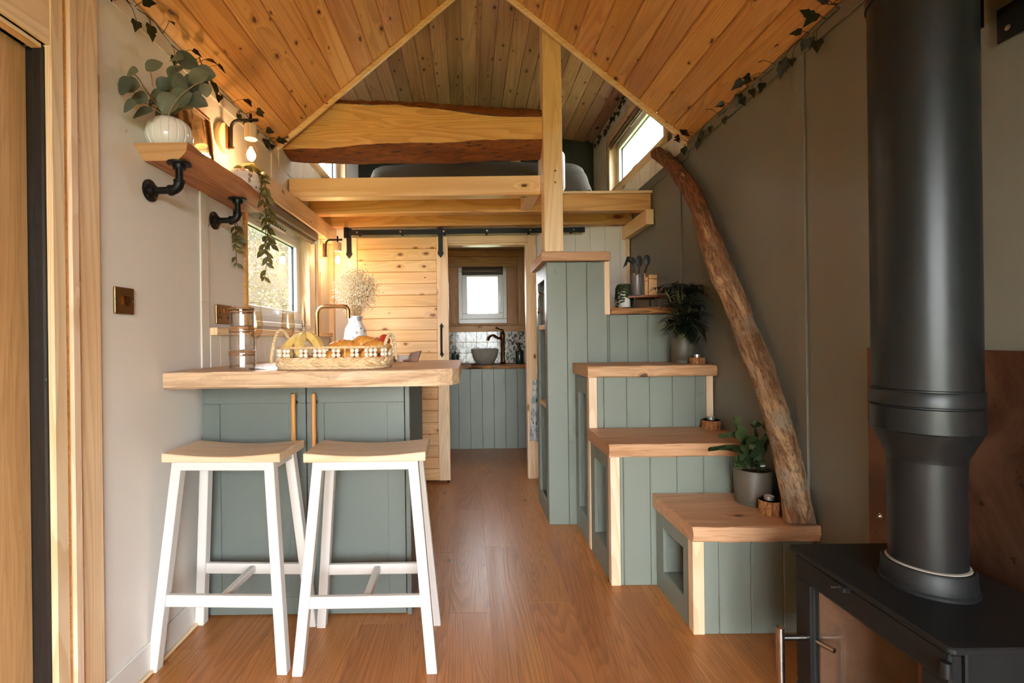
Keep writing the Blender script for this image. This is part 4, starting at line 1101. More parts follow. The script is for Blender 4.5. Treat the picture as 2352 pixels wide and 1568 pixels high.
sdp = root('soap_dispenser', 'dark green glass soap dispenser beside the bathroom tap', 'dispenser', (0.55, 5.28, 0.872))
mk('bottle', lathev([(0, 0), (0.042, 0), (0.044, 0.006), (0.044, 0.13), (0.038, 0.145), (0.018, 0.158), (0.018, 0.17)], (0.55, 5.28, 0.872), 24), M_gglass, sdp, True)
mk('pump', join(lathev([(0.019, 0.165), (0.019, 0.185), (0.007, 0.19), (0.007, 0.215), (0.011, 0.218), (0.011, 0.228), (0, 0.229)], (0.55, 5.28, 0.872), 14), tubev([(0.55, 5.28, 0.872 + 0.222), (0.51, 5.27, 0.872 + 0.214)], 0.005, 8)), M_black, sdp, True)
tj = root('glass_tumbler', 'dark green glass jar on a tray at the vanity corner', 'jar', (-0.15, 5.22, 0.872))
mk('tray', lathev([(0, 0), (0.06, 0), (0.062, 0.01), (0, 0.012)], (-0.15, 5.22, 0.872), 24), M_gglass, tj, True)
mk('jar', lathev([(0, 0.012), (0.040, 0.012), (0.042, 0.02), (0.042, 0.115), (0.030, 0.125), (0, 0.126)], (-0.15, 5.22, 0.872), 24), M_gglass, tj, True)
mk('knob', lathev([(0.006, 0.125), (0.010, 0.14), (0, 0.148)], (-0.15, 5.22, 0.872), 12), M_black, tj, True)

# ------------------------------------------------------------------ shelf with brackets, left wall
SHZ0, SHZ1 = 1.790, 1.832
n = 40
V, Fs = [], []
def sh_edge(y, k):   # outer (waney) edge: top and bottom lines
    w = mnoise.fractal(Vector((y * 3.2, k * 0.5, 4.2)), 0.7, 2.0, 3) * 0.016
    t = (y - 1.65) / 0.77
    return (-0.945 - 0.055 * max(0, t - 0.55) + w) if k else (-1.002 - 0.02 * t + w * 0.8)
rows = []
for i in range(n + 1):
    t = i / n
    yt, yb_ = 1.648 + (2.42 - 1.648) * t, 1.700 + (2.40 - 1.700) * t
    rows.append([(XL + 0.001, yb_, SHZ0), (sh_edge(yb_, 0), yb_, SHZ0), ((sh_edge(yb_, 0) + sh_edge(yt, 1)) / 2 + 0.012, (yt + yb_) / 2, (SHZ0 + SHZ1) / 2), (sh_edge(yt, 1), yt, SHZ1), (XL + 0.001, yt, SHZ1)])
for r in rows: V += r
for i in range(n):
    for j in range(5): Fs.append((i*5+j, i*5+(j+1) % 5, (i+1)*5+(j+1) % 5, (i+1)*5+j))
Fs.append((n*5, n*5+1, n*5+2, n*5+3, n*5+4))
sh = root('wall_shelf', 'thick live-edge oak wall shelf above the breakfast bar', 'shelf', (XL, 2.03, SHZ0))
mk('board', (V, Fs), M_shelf, sh)
mk('cut_end', ([tuple(Vector(p) + Vector((0, -0.0006, 0))) for p in rows[0]], [(0, 1, 2, 3, 4)]), M_shelf_end, sh)
BRG = 'black pipe shelf brackets'
def bracket(y, lab):
    z = 1.694; xo = -1.028
    b = root('pipe_bracket', lab, 'bracket', (XL, y, z), group=BRG)
    fl_ = [(0, 0), (0.039, 0), (0.039, 0.006), (0.022, 0.008), (0.020, 0.022), (0.0165, 0.022)]
    f1 = mk('wall_flange', lathev(fl_, (XL, y, z), 28, axis='x'), M_black, b, True)
    f2 = mk('shelf_flange', lathev([(r, -h) for r, h in fl_], (xo, y, SHZ0 + 0.001), 28), M_black, b, True)
    for k in range(4):
        a = pi/4 + k * pi/2
        mk('screw', lathev([(0, 0), (0.005, 0), (0.005, 0.003), (0, 0.004)], (XL + 0.006, y + 0.030 * cos(a), z + 0.030 * sin(a)), 8, axis='x'), M_bronze, f1)
    mk('pipe', tubev([(XL + 0.004, y, z), (xo - 0.030, y, z)], 0.0125, 16), M_black, b, True)
    mk('riser', tubev([(xo, y, z + 0.030), (xo, y, SHZ0)], 0.0125, 16), M_black, b, True)
    mk('elbow', join(tubev([(xo - 0.030 + 0.030 * sin(a), y, z + 0.030 - 0.030 * cos(a)) for a in [pi/16 * k for k in range(9)]], 0.0165, 16), tubev([(xo - 0.036, y, z), (xo - 0.026, y, z)], 0.019, 16), tubev([(xo, y, z + 0.026), (xo, y, z + 0.036)], 0.019, 16)), M_black, b, True)
bracket(1.728, 'black iron pipe bracket under the vase end of the shelf')
bracket(2.165, 'black iron pipe bracket under the trailing plant end of the shelf')

# ribbed white vase
vx, vy = at(386, 300, 1.735).x + 0.006, 1.735
def rib(a, z): return 1 - 0.050 * (max(0, cos(a * 18)) ** 24) * min(1, (0.124 - z) / 0.02)
vz = root('ribbed_vase', 'round white ribbed ceramic vase on the wall shelf', 'vase', (vx, vy, SHZ1))
mk('body', lathev([(0.0, 0), (0.046, 0), (0.062, 0.012), (0.073, 0.034), (0.0765, 0.058), (0.073, 0.082), (0.062, 0.102), (0.045, 0.114), (0.028, 0.118), (0.024, 0.122), (0.023, 0.124), (0.019, 0.122), (0.019, 0.112)], (vx, vy, SHZ1), 360, rib), M_ceramic, vz, True)

# leaves
def leaf_mesh(outline, mat, name, fold=0.15, curl=0.15, n=None):
    """thin leaf lying along +x from the stalk at the origin: outline = [(x, halfwidth)]"""
    V, Fs = [], []
    for (x, w) in outline:
        z = -curl * x * x
        V += [(x, -w, z + fold * w), (x, -w * 0.5, z + fold * w * 0.4), (x, 0, z), (x, w * 0.5, z + fold * w * 0.4), (x, w, z + fold * w)]
    for i in range(len(outline) - 1):
        for j in range(4): Fs.append((i*5+j, i*5+j+1, (i+1)*5+j+1, (i+1)*5+j))
    return mesh(V, Fs, mat, True, name=name)
oval = [(0, 0.02), (0.06, 0.16), (0.2, 0.33), (0.4, 0.42), (0.6, 0.42), (0.8, 0.31), (0.93, 0.15), (1.0, 0.01)]
spear = [(0, 0.02), (0.1, 0.10), (0.3, 0.19), (0.5, 0.2), (0.75, 0.12), (0.92, 0.04), (1.0, 0.002)]
L_euc = leaf_mesh(oval, M_euc, 'eucalyptus_leaf', 0.25, 0.25)
L_vine = leaf_mesh(spear, M_vine, 'vine_leaf', 0.3, 0.3)
def ivy_mesh():
    pts = [(0, 0.0), (-0.10, 0.18), (-0.04, 0.36), (0.16, 0.38), (0.38, 0.42), (0.52, 0.28), (0.80, 0.15), (1.10, 0.0)]
    V = [(0.25, 0, -0.02)]; o = []
    for (x, y) in pts: o.append((x, y))
    for (x, y) in reversed(pts[1:-1]): o.append((x, -y))
    for (x, y) in o: V.append((x, y, 0.10 * abs(y) - 0.18 * (x - 0.25) ** 2))
    m = len(o)
    return mesh(V, [(0, 1 + i, 1 + (i + 1) % m) for i in range(m)], M_ivy, False, name='ivy_leaf')
L_ivy = ivy_mesh()
def put_leaf(me, parent, p, direction, up, size, name='leaf', wscale=1.0):
    d = Vector(direction).normalized(); u = Vector(up)
    s = u.cross(d)
    if s.length < 1e-4: s = d.orthogonal()
    s.normalize(); u = d.cross(s)
    q = Matrix((d, s, u)).transposed().to_quaternion()
    return link(name, me, parent, p, q, (size, size * wscale, size))

eu = root('eucalyptus_spray', 'spray of grey-green eucalyptus stems in the ribbed vase', 'foliage', (vx, vy, SHZ1 + 0.118))
base = Vector((vx, vy, SHZ1 + 0.10))
DE = 1.72
# (leaf centre pixel, length px, direction in the picture, depth offset)
def near_wall(x, y, dd, gap=0.05):
    q = (x - VX) - ROLL * (y - VY)
    return min(dd, (XL + gap) * F / q)
stems = [[(375, 262), (340, 215), (318, 180), (300, 165)], [(378, 262), (350, 225), (327, 195)], [(372, 262), (340, 240), (305, 210)], [(380, 262), (352, 244), (330, 236)],
         [(384, 262), (385, 215), (400, 160), (410, 130)], [(388, 262), (410, 225), (440, 200), (455, 190)], [(386, 262), (395, 230), (412, 205)], [(390, 262), (420, 240), (445, 235)], [(352, 200), (347, 170), (345, 168)]]
for k, s in enumerate(stems):
    if k == 8: b0 = []
    else: b0 = [base + Vector((random.uniform(-0.01, 0.01), random.uniform(-0.01, 0.01), 0))]
    P_ = b0 + [at(x, y, near_wall(x, y, DE + 0.03 * sin(k * 2.1))) for (x, y) in s]
    mk('stem', tubev(catmull(P_, 5), 0.0017, 6), M_eucst, eu, True)
EL = [(301, 166, 32, 180, -.2), (352, 150, 34, 40, 0), (285, 197, 42, 200, .1), (300, 195, 38, 170, .2), (317, 225, 40, 160, 0), (295, 243, 36, 190, 0), (325, 258, 42, 190, -.2), (345, 240, 24, 200, .3),
      (358, 222, 36, 135, 0), (374, 192, 30, 235, 0), (404, 132, 34, 160, 0), (428, 138, 40, -35, .3), (402, 160, 38, 60, 0), (396, 178, 38, 110, -.1), (412, 190, 40, -60, -.3), (455, 175, 40, 30, 0), (470, 168, 36, -10, .2), (438, 190, 38, 190, .1),
      (380, 222, 34, 150, .2), (395, 205, 34, 30, .3), (412, 225, 46, 20, -.2), (385, 235, 44, 250, -.3), (430, 232, 36, 20, 0), (450, 232, 40, -10, -.1), (446, 215, 30, 40, .2), (472, 205, 26, -80, 0), (402, 245, 36, 200, .1), (365, 258, 30, 210, 0), (372, 248, 26, 120, .3), (425, 210, 34, 10, .2)]
for (px, py, ln, ang, dz) in EL:
    a = radians(ang)
    d = Vector((cos(a), dz * 0.6 + random.uniform(-.25, .25), sin(a)))
    c = at(px, py, near_wall(px, py, DE + dz * 0.10))
    sz = ln * 1.18 * c.y / F
    p = c - d.normalized() * sz * 0.5
    up = Vector((random.uniform(-.7, .7), -1, random.uniform(-.3, .6)))
    put_leaf(L_euc, eu, p, d, up, sz)

# picture leaning on the shelf
M_frame = wood('brown_picture_frame', 'z', '9c5f36', '85502b', '57301a', knots=0, rough=0.45, vary=0.02)
def art():
    g = G('botanical_print'); o = g.sep(g.obj())
    y, z = o[1], o[2]
    v = g.comb(g.math('MULTIPLY', y, 16.0), g.math('MULTIPLY', z, 5.0), 0.0)
    n = g.noise(v, 1.0, 3, 0.5, 1.2)
    col = g.mix(g.mr(n, 0.46, 0.56), C('d8b083'), C('8a5a35')); col = g.mix(g.mr(g.noise(v, 2.2, 4, 0.6, 1.0), 0.56, 0.64), col, C('4e2e1a'))
    return g.bsdf(col, 0.25)
pf = root('picture_frame', 'brown wooden picture frame leaning on the wall behind the vase', 'picture', (XL + 0.03, 1.99, SHZ1))
lean = Matrix.Translation((XL + 0.050, 1.98, SHZ1)) @ Matrix.Rotation(radians(-7), 4, 'Y')
mk('frame', xf(ringv('x', -0.012, 0.006, -0.125, 0.125, 0, 0.295, 0.016), lean), M_frame, pf, bev=0.002)
mk('print', xf(boxv(-0.008, -0.004, -0.11, 0.11, 0.015, 0.28), lean), art(), pf)
mk('glazing', xf(boxv(-0.002, 0.0, -0.11, 0.11, 0.015, 0.28), lean), M_pane, pf)

# patterned pot with a trailing plant
def floral(name, basec, c1, c2, cell=0.045):
    """glaze with scattered blossoms (rings of petals) and dark leaf sprigs"""
    g = G(name); o = g.obj()
    vo = g.n('TexVoronoi', {'Vector': o, 'Scale': 1 / cell, 'Randomness': 0.8}); dd = vo.outputs['Distance']
    sel = g.mr(g.sep(vo.outputs['Color'])[0], 0.40, 0.44)
    pet = g.noise(o, 5.5 / cell, 3, 0.6, 0.4)
    flower = g.math('MULTIPLY', g.math('SUBTRACT', 1.0, g.mr(dd, 0.36, 0.40)), g.mr(pet, 0.40, 0.50, 0.25, 0.9))
    col = g.mix(g.math('MULTIPLY', flower, sel), C(basec), C(c1))
    lv = g.n('TexVoronoi', {'Vector': g.n('Mapping', {'Vector': o, 'Rotation': (0.5, 0.7, 0.3), 'Scale': (3.4, 1.5, 1.5)}).outputs[0], 'Scale': 1 / cell}); ld = lv.outputs['Distance']
    lf = g.math('MULTIPLY', g.math('SUBTRACT', 1.0, g.mr(ld, 0.24, 0.30)), g.mr(g.sep(lv.outputs['Color'])[1], 0.55, 0.58))
    col = g.mix(g.math('MULTIPLY', lf, 0.9), col, C(c2))
    return g.bsdf(col, 0.18)
px_, py_ = -1.03, 2.235
pp = root('floral_pot', 'small white pot with rust floral print on the wall shelf', 'pot', (px_, py_, SHZ1))
mk('body', lathev([(0.0, 0), (0.05, 0), (0.066, 0.01), (0.078, 0.035), (0.080, 0.06), (0.072, 0.085), (0.06, 0.098), (0.057, 0.098), (0.065, 0.08), (0.06, 0.07), (0, 0.07)], (px_, py_, SHZ1), 40), floral('rust_floral_glaze', 'e6ddd3', 'a05f40', '7e4430', 0.034), pp, True)
tr = root('trailing_plant', 'trailing leafy vine spilling over the shelf edge from the floral pot', 'plant', (px_, py_, SHZ1 + 0.07))
strands = [[(575, 385, 2.24), (600, 395, 2.22), (608, 430, 2.25), (618, 480, 2.28), (615, 540, 2.30), (622, 560, 2.30)],
           [(580, 385, 2.24), (590, 392, 2.22), (600, 440, 2.24), (612, 500, 2.28), (608, 560, 2.30), (614, 590, 2.30), (608, 636, 2.31)],
           [(590, 385, 2.24), (604, 400, 2.22), (614, 450, 2.25), (622, 500, 2.28), (612, 545, 2.3), (603, 575, 2.3)],
           [(570, 388, 2.26), (556, 390, 2.30), (535, 440, 2.33), (533, 470, 2.33), (540, 520, 2.33), (541, 560, 2.33), (544, 605, 2.33)],
           [(572, 388, 2.26), (552, 392, 2.30), (528, 445, 2.34), (536, 490, 2.34), (550, 530, 2.34), (548, 545, 2.34)],
           [(572, 388, 2.26), (580, 384, 2.22), (568, 382, 2.2), (556, 384, 2.2)]]
for k, s in enumerate(strands):
    P_ = catmull([at(*q) for q in s], 6)
    for p in P_: p.x = max(p.x, XL + 0.012)
    mk('stem', tubev(P_, 0.0016, 5), M_ivyst, tr, True)
    step = 2
    for i in range(2, len(P_), step):
        for sgn in ((1, -1) if i % 6 == 0 else (1 if (i // 2 + k) % 2 else -1,)):
            t = (P_[min(i + 1, len(P_) - 1)] - P_[i - 1]).normalized()
            d = Vector((sgn * random.uniform(0.3, 0.9), random.uniform(-0.5, 0.5), -random.uniform(0.3, 1.0))) if k < 5 else Vector((random.uniform(-1, 1), random.uniform(-.5, .5), random.uniform(-0.3, 0.15)))
            p = P_[i].copy()
            put_leaf(L_vine, tr, p, d, (random.uniform(-.5, .5), -1, random.uniform(0, .6)), random.uniform(0.032, 0.050), 'leaf', 1.2)
for k in range(22):
    a = random.uniform(0, 2 * pi)
    put_leaf(L_vine, tr, (px_ + 0.03 * cos(a), py_ + 0.03 * sin(a), SHZ1 + 0.075), (cos(a), sin(a), random.uniform(-0.25, 0.20)), (0, 0, 1), random.uniform(0.035, 0.05), 'leaf', 1.2)

# ------------------------------------------------------------------ wall lamps
def sconce(y, z, lab, reach=0.135):
    t = root('wall_lamp', lab, 'lamp', (XL, y, z), group='wooden wall lamps')
    mk('wall_plate', lathev([(0, 0), (0.068, 0), (0.068, 0.018), (0.064, 0.022), (0, 0.022)], (XL, y, z), 40, axis='x'), M_pine['z'], t, True)
    x1 = XL + 0.022
    box('arm_mount', x1, x1 + 0.012, y - 0.010, y + 0.010, z - 0.052, z + 0.052, M_bronze, t, 0.001)
    xa = x1 + 0.022; zt = z + 0.080
    arm = [(xa, y, z - 0.050), (xa, y, zt - 0.035)] + [(xa + 0.035 * (1 - cos(a)), y, zt - 0.035 + 0.035 * sin(a)) for a in [pi/12 * k for k in range(1, 7)]] + [(XL + reach + 0.035, y, zt)]
    mk('arm', tubev(arm, 0.0075, 12), M_blackdoor, t, True)
    mk('mount_screw', tubev([(x1 + 0.005, y, z - 0.046), (xa + 0.012, y, z - 0.046)], 0.005, 8), M_bronze, t, True)
    xs = XL + reach
    mk('stud', tubev([(xs, y, zt + 0.028), (xs, y, zt - 0.025)], 0.0065, 10), M_black, t, True)
    so = mk('lamp_holder', lathev([(0, -0.022), (0.027, -0.022), (0.028, -0.024), (0.028, -0.088), (0.026, -0.090), (0.018, -0.090), (0.018, -0.082), (0, -0.082)], (xs, y, zt), 28), M_pine['z'], t, True)
    zb = zt - 0.088
    bu = mk('bulb', lathev([(0.012, 0), (0.014, -0.012), (0.024, -0.038), (0.031, -0.062), (0.031, -0.080), (0.024, -0.098), (0.010, -0.108), (0, -0.110)], (xs, y, zb), 28), M_bulb, t, True)
    mk('filament', lathev([(0, 0.030), (0.006, 0.027), (0.0095, 0.012), (0.010, -0.006), (0.008, -0.026), (0, -0.032)], (xs, y, zb - 0.064), 14), M_glow, bu, True)
    l = bpy.data.lights.new('bulb_light', 'POINT'); l.energy = 1.7; l.color = (1.0, 0.62, 0.30); l.shadow_soft_size = 0.028
    lo = bpy.data.objects.new('bulb_light', l); COL.objects.link(lo); lo.parent = bu; lo.location = Vector((xs, y, zb - 0.064)) - WPOS[bu.name]
sconce(2.245, 2.098, 'wooden wall lamp with glowing bulb above the shelf pot')
sconce(3.72, 1.845, 'wooden wall lamp with glowing bulb beside the sliding door')

# ------------------------------------------------------------------ switch and socket
def plate(name, lab, cat, y0, y1, z0, z1):
    t = root(name, lab, cat, (XL, (y0 + y1) / 2, z0))
    box('plate', XL, XL + 0.008, y0, y1, z0, z1, M_bronze, t, 0.003, 2)
    return t
a0, a1 = at_x(259, 660, XL), at_x(302, 722, XL)
sw = plate('light_switch', 'antique bronze double light switch on the white wall', 'switch', a0.y, a0.y + 0.088, 1.245, 1.333)
yc = a0.y + 0.044
for k in (-1, 1):
    mk('rocker', xf(boxv(-0.004, 0.006, -0.0065, 0.0065, -0.015, 0.015), Matrix.Translation((XL + 0.008, yc + k * 0.0075, 1.289)) @ Matrix.Rotation(radians(9 * k), 4, 'Y')), M_oldbrass, sw, bev=0.001)
    mk('screw', lathev([(0, 0), (0.004, 0), (0.004, 0.002), (0, 0.002)], (XL + 0.008, yc + k * 0.033, 1.289), 8, axis='x'), M_chrome, sw)
b0 = at_x(493, 690, XL)
so_ = plate('power_socket', 'antique bronze double power socket above the ledge', 'socket', b0.y, b0.y + 0.146, 1.232, 1.320)
yc = b0.y + 0.073
for k in (-1, 1):
    box('rocker', XL + 0.008, XL + 0.014, yc + k * 0.012 - 0.008, yc + k * 0.012 + 0.008, 1.285, 1.306, M_brass, so_, 0.002)
    box('pin_hole', XL + 0.0075, XL + 0.0088, yc + k * 0.042 - 0.003, yc + k * 0.042 + 0.003, 1.275, 1.288, M_dark, so_, 0)
    for j in (-1, 1): box('pin_hole', XL + 0.0075, XL + 0.0088, yc + k * 0.042 + j * 0.011 - 0.004, yc + k * 0.042 + j * 0.011 + 0.004, 1.256, 1.267, M_dark, so_, 0)

# ------------------------------------------------------------------ things on the bar
BZ = 1.040
bk = root('fruit_basket', 'oval woven basket tray with white beads and two rope handles', 'basket', (-0.535, 1.955, BZ))
bx, by, hx, hy_ = -0.535, 1.945, 0.215, 0.125
path = rr_path(hx, hy_, 0.10, 8)
def around(n, off): 
    q = resample([(a, b, 0) for a, b in path], n)
    c = [Vector((bx + p.x * (1 + off / hx), by + p.y * (1 + off / hy_), 0)) for p in q]
    return c
def braid(name, z, amp, r, nwave, k, n=220):
    c = around(n, 0); out = []
    for i in range(n + 1):
        p = c[i % n]; t = (c[(i + 1) % n] - c[i - 1]).normalized(); nr = Vector((t.y, -t.x, 0))
        ph = 2 * pi * nwave * i / n + 2 * pi * k / 3
        out.append(p + nr * amp * 0.55 * sin(ph * 2) * 0.5 + Vector((0, 0, z + amp * sin(ph))))
    return mk(name, tubev(out, r, 7, False), M_wicker, bk, True)
for k in range(3): braid('braid', BZ + 0.0285, 0.0105, 0.0095, 12, k)
for k in range(3): braid('braid', BZ + 0.0075, 0.0028, 0.0045, 26, k)
mk('base', prismv([(bx + a * 0.98, by + b * 0.98) for a, b in path], 'z', BZ + 0.003, BZ + 0.010), M_wicker, bk)
for k in range(2):
    c = around(240, 0.001); out = []
    for i in range(241):
        p = c[i % 240]; ph = 2 * pi * 40 * i / 240 + pi * k
        out.append(p + Vector((0, 0, BZ + 0.084 + 0.0022 * sin(ph))))
    mk('rim', tubev(out, 0.0032, 6, False), M_wicker, bk, True)
rod = around(14, 0.0)
for p in rod: mk('rim_post', tubev([p + Vector((0, 0, BZ + 0.03)), p + Vector((0, 0, BZ + 0.084))], 0.0026, 6), M_wicker, bk, True)
M_bead = plain('white_wooden_bead', 'efe7dc', 0.5, var=0.02)
bead = mesh(*lathev([(0, -0.0085), (0.0045, -0.0072), (0.0078, -0.0035), (0.0085, 0), (0.0078, 0.0035), (0.0045, 0.0072), (0, 0.0085)], (0, 0, 0), 12), M_bead, True, name='bead')
seq = around(68, 0.0)
for i, p in enumerate(seq):
    if i % 11 in (0, 1, 3, 4, 5, 7, 8):
        for z in (0.055, 0.0715): link('bead', bead, bk, p + Vector((0, 0, BZ + z)))
for sx, hgt in ((-1, 0.112), (1, 0.090)):
    a0_ = Vector((bx + sx * (hx - 0.002), by - 0.052, BZ + 0.035)); out = []
    for i in range(61):
        t = i / 60; ph = t * 2 * pi * 9
        c0 = Vector((bx + sx * (hx - 0.0 + 0.004 * sin(t * pi)) + (0.045 * (t - 0.5) if sx < 0 else 0.035 * (t - 0.5)), by - 0.055 + 0.11 * t, BZ + 0.03 + (hgt + 0.012) * (sin(t * pi) ** 0.6)))
        out.append(c0)
    for k in range(2):
        o2 = [p + Vector((0.0026 * sin(i * 1.1 + pi * k), 0.0015 * cos(i * 1.1 + pi * k), 0.0026 * cos(i * 1.1 + pi * k))) for i, p in enumerate(out)]
        mk('handle', tubev(o2, 0.0052, 7), M_wicker, bk, True)

# fruit and bread in the basket
def fruit_mat(name, c1, c2, c3, rough=0.45, scale=18, bump=0.1, sss=0.0):
    g = G(name); o = g.obj()
    col = g.mix(g.mr(g.noise(o, scale, 4, 0.55), 0.35, 0.65), C(c1), C(c2)); col = g.mix(g.mr(g.noise(o, scale * 2.7, 3, 0.6), 0.6, 0.72), col, C(c3))
    return g.bsdf(col, rough, 0, g.bump(g.noise(o, scale * 6, 3), bump, 0.001))
M_ban = fruit_mat('banana_skin', 'f0d489', 'e9c873', 'd3ab5c', 0.45, 10)
M_bant = plain('banana_tip', '6d6a2c', 0.6)
M_cro = fruit_mat('croissant_crust', 'd58a34', 'e0a04c', 'a85a1c', 0.4, 22, 0.3)
M_str = fruit_mat('strawberry_skin', 'b3301c', 'c4402a', '8a1f12', 0.35, 60, 0.6)
M_org = fruit_mat('orange_peel', 'e9a13c', 'f0b054', 'd68a2a', 0.45, 30, 0.4)
bn = root('banana_bunch', 'small bunch of yellow bananas in the basket', 'bananas', (-0.63, 1.96, BZ + 0.012))
tip = Vector((-0.672, 1.985, BZ + 0.130))
for k, (ex_, ey_, ez_, mx_, my_, mz_) in enumerate(((-0.728, 1.935, 0.030, -0.732, 1.955, 0.085), (-0.700, 1.890, 0.034, -0.712, 1.905, 0.092), (-0.650, 1.880, 0.040, -0.668, 1.905, 0.102), (-0.585, 1.910, 0.060, -0.615, 1.938, 0.108))):
    e = Vector((ex_, ey_, BZ + ez_)); m0 = Vector((mx_, my_, BZ + mz_))
    P_ = catmull([tip, tip.lerp(m0, 0.30) + Vector((0, 0, 0.010)), m0, m0.lerp(e, 0.60) + Vector(((ex_ - tip.x) * 0.06, -0.006, 0)), e], 6)
    m_ = len(P_)
    R_ = [0.0052 + 0.0145 * min(1, max(0, (i / m_ - 0.08) / 0.22)) * min(1, (m_ - 1 - i) / (m_ * 0.20) + 0.10) for i in range(m_)]
    b_ = mk('banana', tubev(P_, R_, 10, True, lambda i, a: 1 + 0.06 * cos(5 * a)), M_ban, bn, True)
    mk('tip', tubev([P_[-2], P_[-1] + (P_[-1] - P_[-2]) * 0.5], [0.0045, 0.0035], 6), M_bant, b_, True)
mk('crown', tubev([tip + Vector((0, 0, -0.006)), tip + Vector((0, 0, 0.006))], [0.013, 0.011], 8), M_bant, bn, True)
def croissant(p, rz, s, lab):
    P_, R_ = [], []
    for i in range(41):
        t = i / 40; a = (t - 0.5) * 2.1
        P_.append((0.055 * sin(a) * s, 0.055 * (1 - cos(a)) * s, 0.0))
        w = max(0.10, cos((t - 0.5) * 2.9)) ** 0.8
        seg = abs(((t * 7) % 1.0) - 0.5) * 2
        R_.append(0.027 * s * w * (0.86 + 0.16 * sqrt(max(0, 1 - seg * seg))))
    o = mk('croissant', tubev(P_, R_, 14), M_cro, None, True, origin=(0, 0, 0))
    o.location = p; o.rotation_euler = (radians(12), 0, rz); tag(o, lab, 'croissant', 'croissants in the basket')
    return o
croissant((-0.500, 1.94, BZ + 0.082), 0.3, 1.2, 'golden croissant next to the bananas')
croissant((-0.430, 1.965, BZ + 0.094), -0.4, 1.3, 'golden croissant in the middle of the basket, piled highest')
croissant((-0.368, 1.915, BZ + 0.078), 0.1, 1.15, 'golden croissant at the strawberry end of the basket')
for k, (x, y, z, lab) in enumerate(((-0.470, 1.885, 0.036, 'orange lying near the banana end of the basket front'), (-0.395, 1.878, 0.038, 'orange behind the beads under the strawberries'), (-0.545, 1.885, 0.036, 'orange close beside the bananas behind the beads'), (-0.425, 1.99, 0.036, 'orange at the back of the basket under the croissants'))):
    o = mk('orange', lathev([(0, -0.030)] + [(0.030 * sin(a), -0.030 * cos(a)) for a in [pi * i / 12 for i in range(1, 12)]] + [(0, 0.030)], (x, y, BZ + z + 0.006), 20), M_org, None, True)
    tag(o, lab, 'orange', 'oranges in the basket')
def strawberry(x, y, z, s, tilt, lab):
    t = root('strawberry', lab, 'strawberry', (x, y, z), group='strawberries in the basket')
    prof = [(0, 0.024), (0.010, 0.023), (0.018, 0.018), (0.0205, 0.010), (0.019, 0.0), (0.014, -0.012), (0.007, -0.021), (0, -0.025)]
    mk('fruit', lathev([(r * s, h * s + z) for r, h in prof], (x, y, 0), 20), M_str, t, True)
    V = []; Fs = []
    for k in range(6):
        a = k * pi / 3; i = len(V)
        V += [(x, y, z + 0.0245 * s), (x + 0.006 * s * cos(a - .6), y + 0.006 * s * sin(a - .6), z + 0.026 * s), (x + 0.018 * s * cos(a), y + 0.018 * s * sin(a), z + 0.023 * s), (x + 0.006 * s * cos(a + .6), y + 0.006 * s * sin(a + .6), z + 0.026 * s)]
        Fs.append((i, i+1, i+2, i+3))
    mk('calyx', (V, Fs), M_fern, t)
    t.rotation_euler = (tilt, 0.3, 0)
strawberry(-0.345, 1.955, BZ + 0.104, 1.2, -1.1, 'large red strawberry on top beside the basket handle')
strawberry(-0.36, 1.862 + 0.012, BZ + 0.034, 1.0, 0.4, 'red strawberry behind the beads at the basket end')
strawberry(-0.58 + 0.1, 1.872 - 0.03, BZ + 0.030, 0.85, 1.5, 'small red strawberry behind the beads near the middle')

# glasses and jars
def flute(px, d, lab, fill=True):
    p = at(px, 846, d); x, y = p.x, d
    t = root('champagne_flute', lab, 'glass', (x, y, BZ), group='champagne flutes on the bar')
    prof = [(0.0, 0.0), (0.033, 0.0008), (0.034, 0.002), (0.026, 0.005), (0.008, 0.010), (0.0042, 0.018), (0.0036, 0.06), (0.0040, 0.112), (0.0075, 0.120), (0.017, 0.133), (0.0265, 0.155), (0.0275, 0.168), (0.0255, 0.20), (0.0205, 0.262)]
    mk('glass', lathev(prof, (x, y, BZ), 32), M_clear, t, True)
    mk('wine', lathev([(0.0, 0.120), (0.006, 0.1215), (0.0155, 0.134), (0.025, 0.156), (0.026, 0.168), (0.0243, 0.20), (0.0226, 0.226), (0, 0.226)], (x, y, BZ), 32), M_wine, t, True)
flute(588, 1.88, 'tall champagne flute standing in front of the stacked jars')
flute(663, 2.06, 'tall champagne flute standing behind the fruit basket')
M_lid = wood('acacia_lid', 'x', 'b98350', 'a06c3c', '6e4522', knots=0, rough=0.45, vary=0.05)
jx = at(557, 845, 1.98).x
zj = BZ
for k, (h, lab) in enumerate(((0.082, 'lowest glass storage jar of the stack on the bar'), (0.105, 'middle glass storage jar of the stack on the bar'), (0.088, 'topmost glass storage jar of the stack on the bar'))):
    hh = h - 0.018
    t = root('storage_jar', lab, 'jar', (jx, 1.98, zj), group='stacked storage jars')
    w = 0.050 if k < 2 else 0.046
    mk('glass', lathev([(0, 0.001), (w - 0.004, 0.001), (w, 0.005), (w, hh), (w - 0.0025, hh), (w - 0.0025, 0.006), (0, 0.005)], (jx, 1.98, zj), 36), M_clear, t, True)
    mk('lid', lathev([(0, hh), (w + 0.002, hh), (w + 0.002, hh + 0.009), (0, hh + 0.009)], (jx, 1.98, zj), 36), M_lid, t, bev=0.001)
    mk('seal', join(lathev([(w - 0.001, hh - 0.012), (w + 0.0008, hh - 0.011), (w + 0.0008, hh - 0.008), (w - 0.001, hh - 0.007)], (jx, 1.98, zj), 36)), M_lid, t, True)
    zj += hh + 0.0095
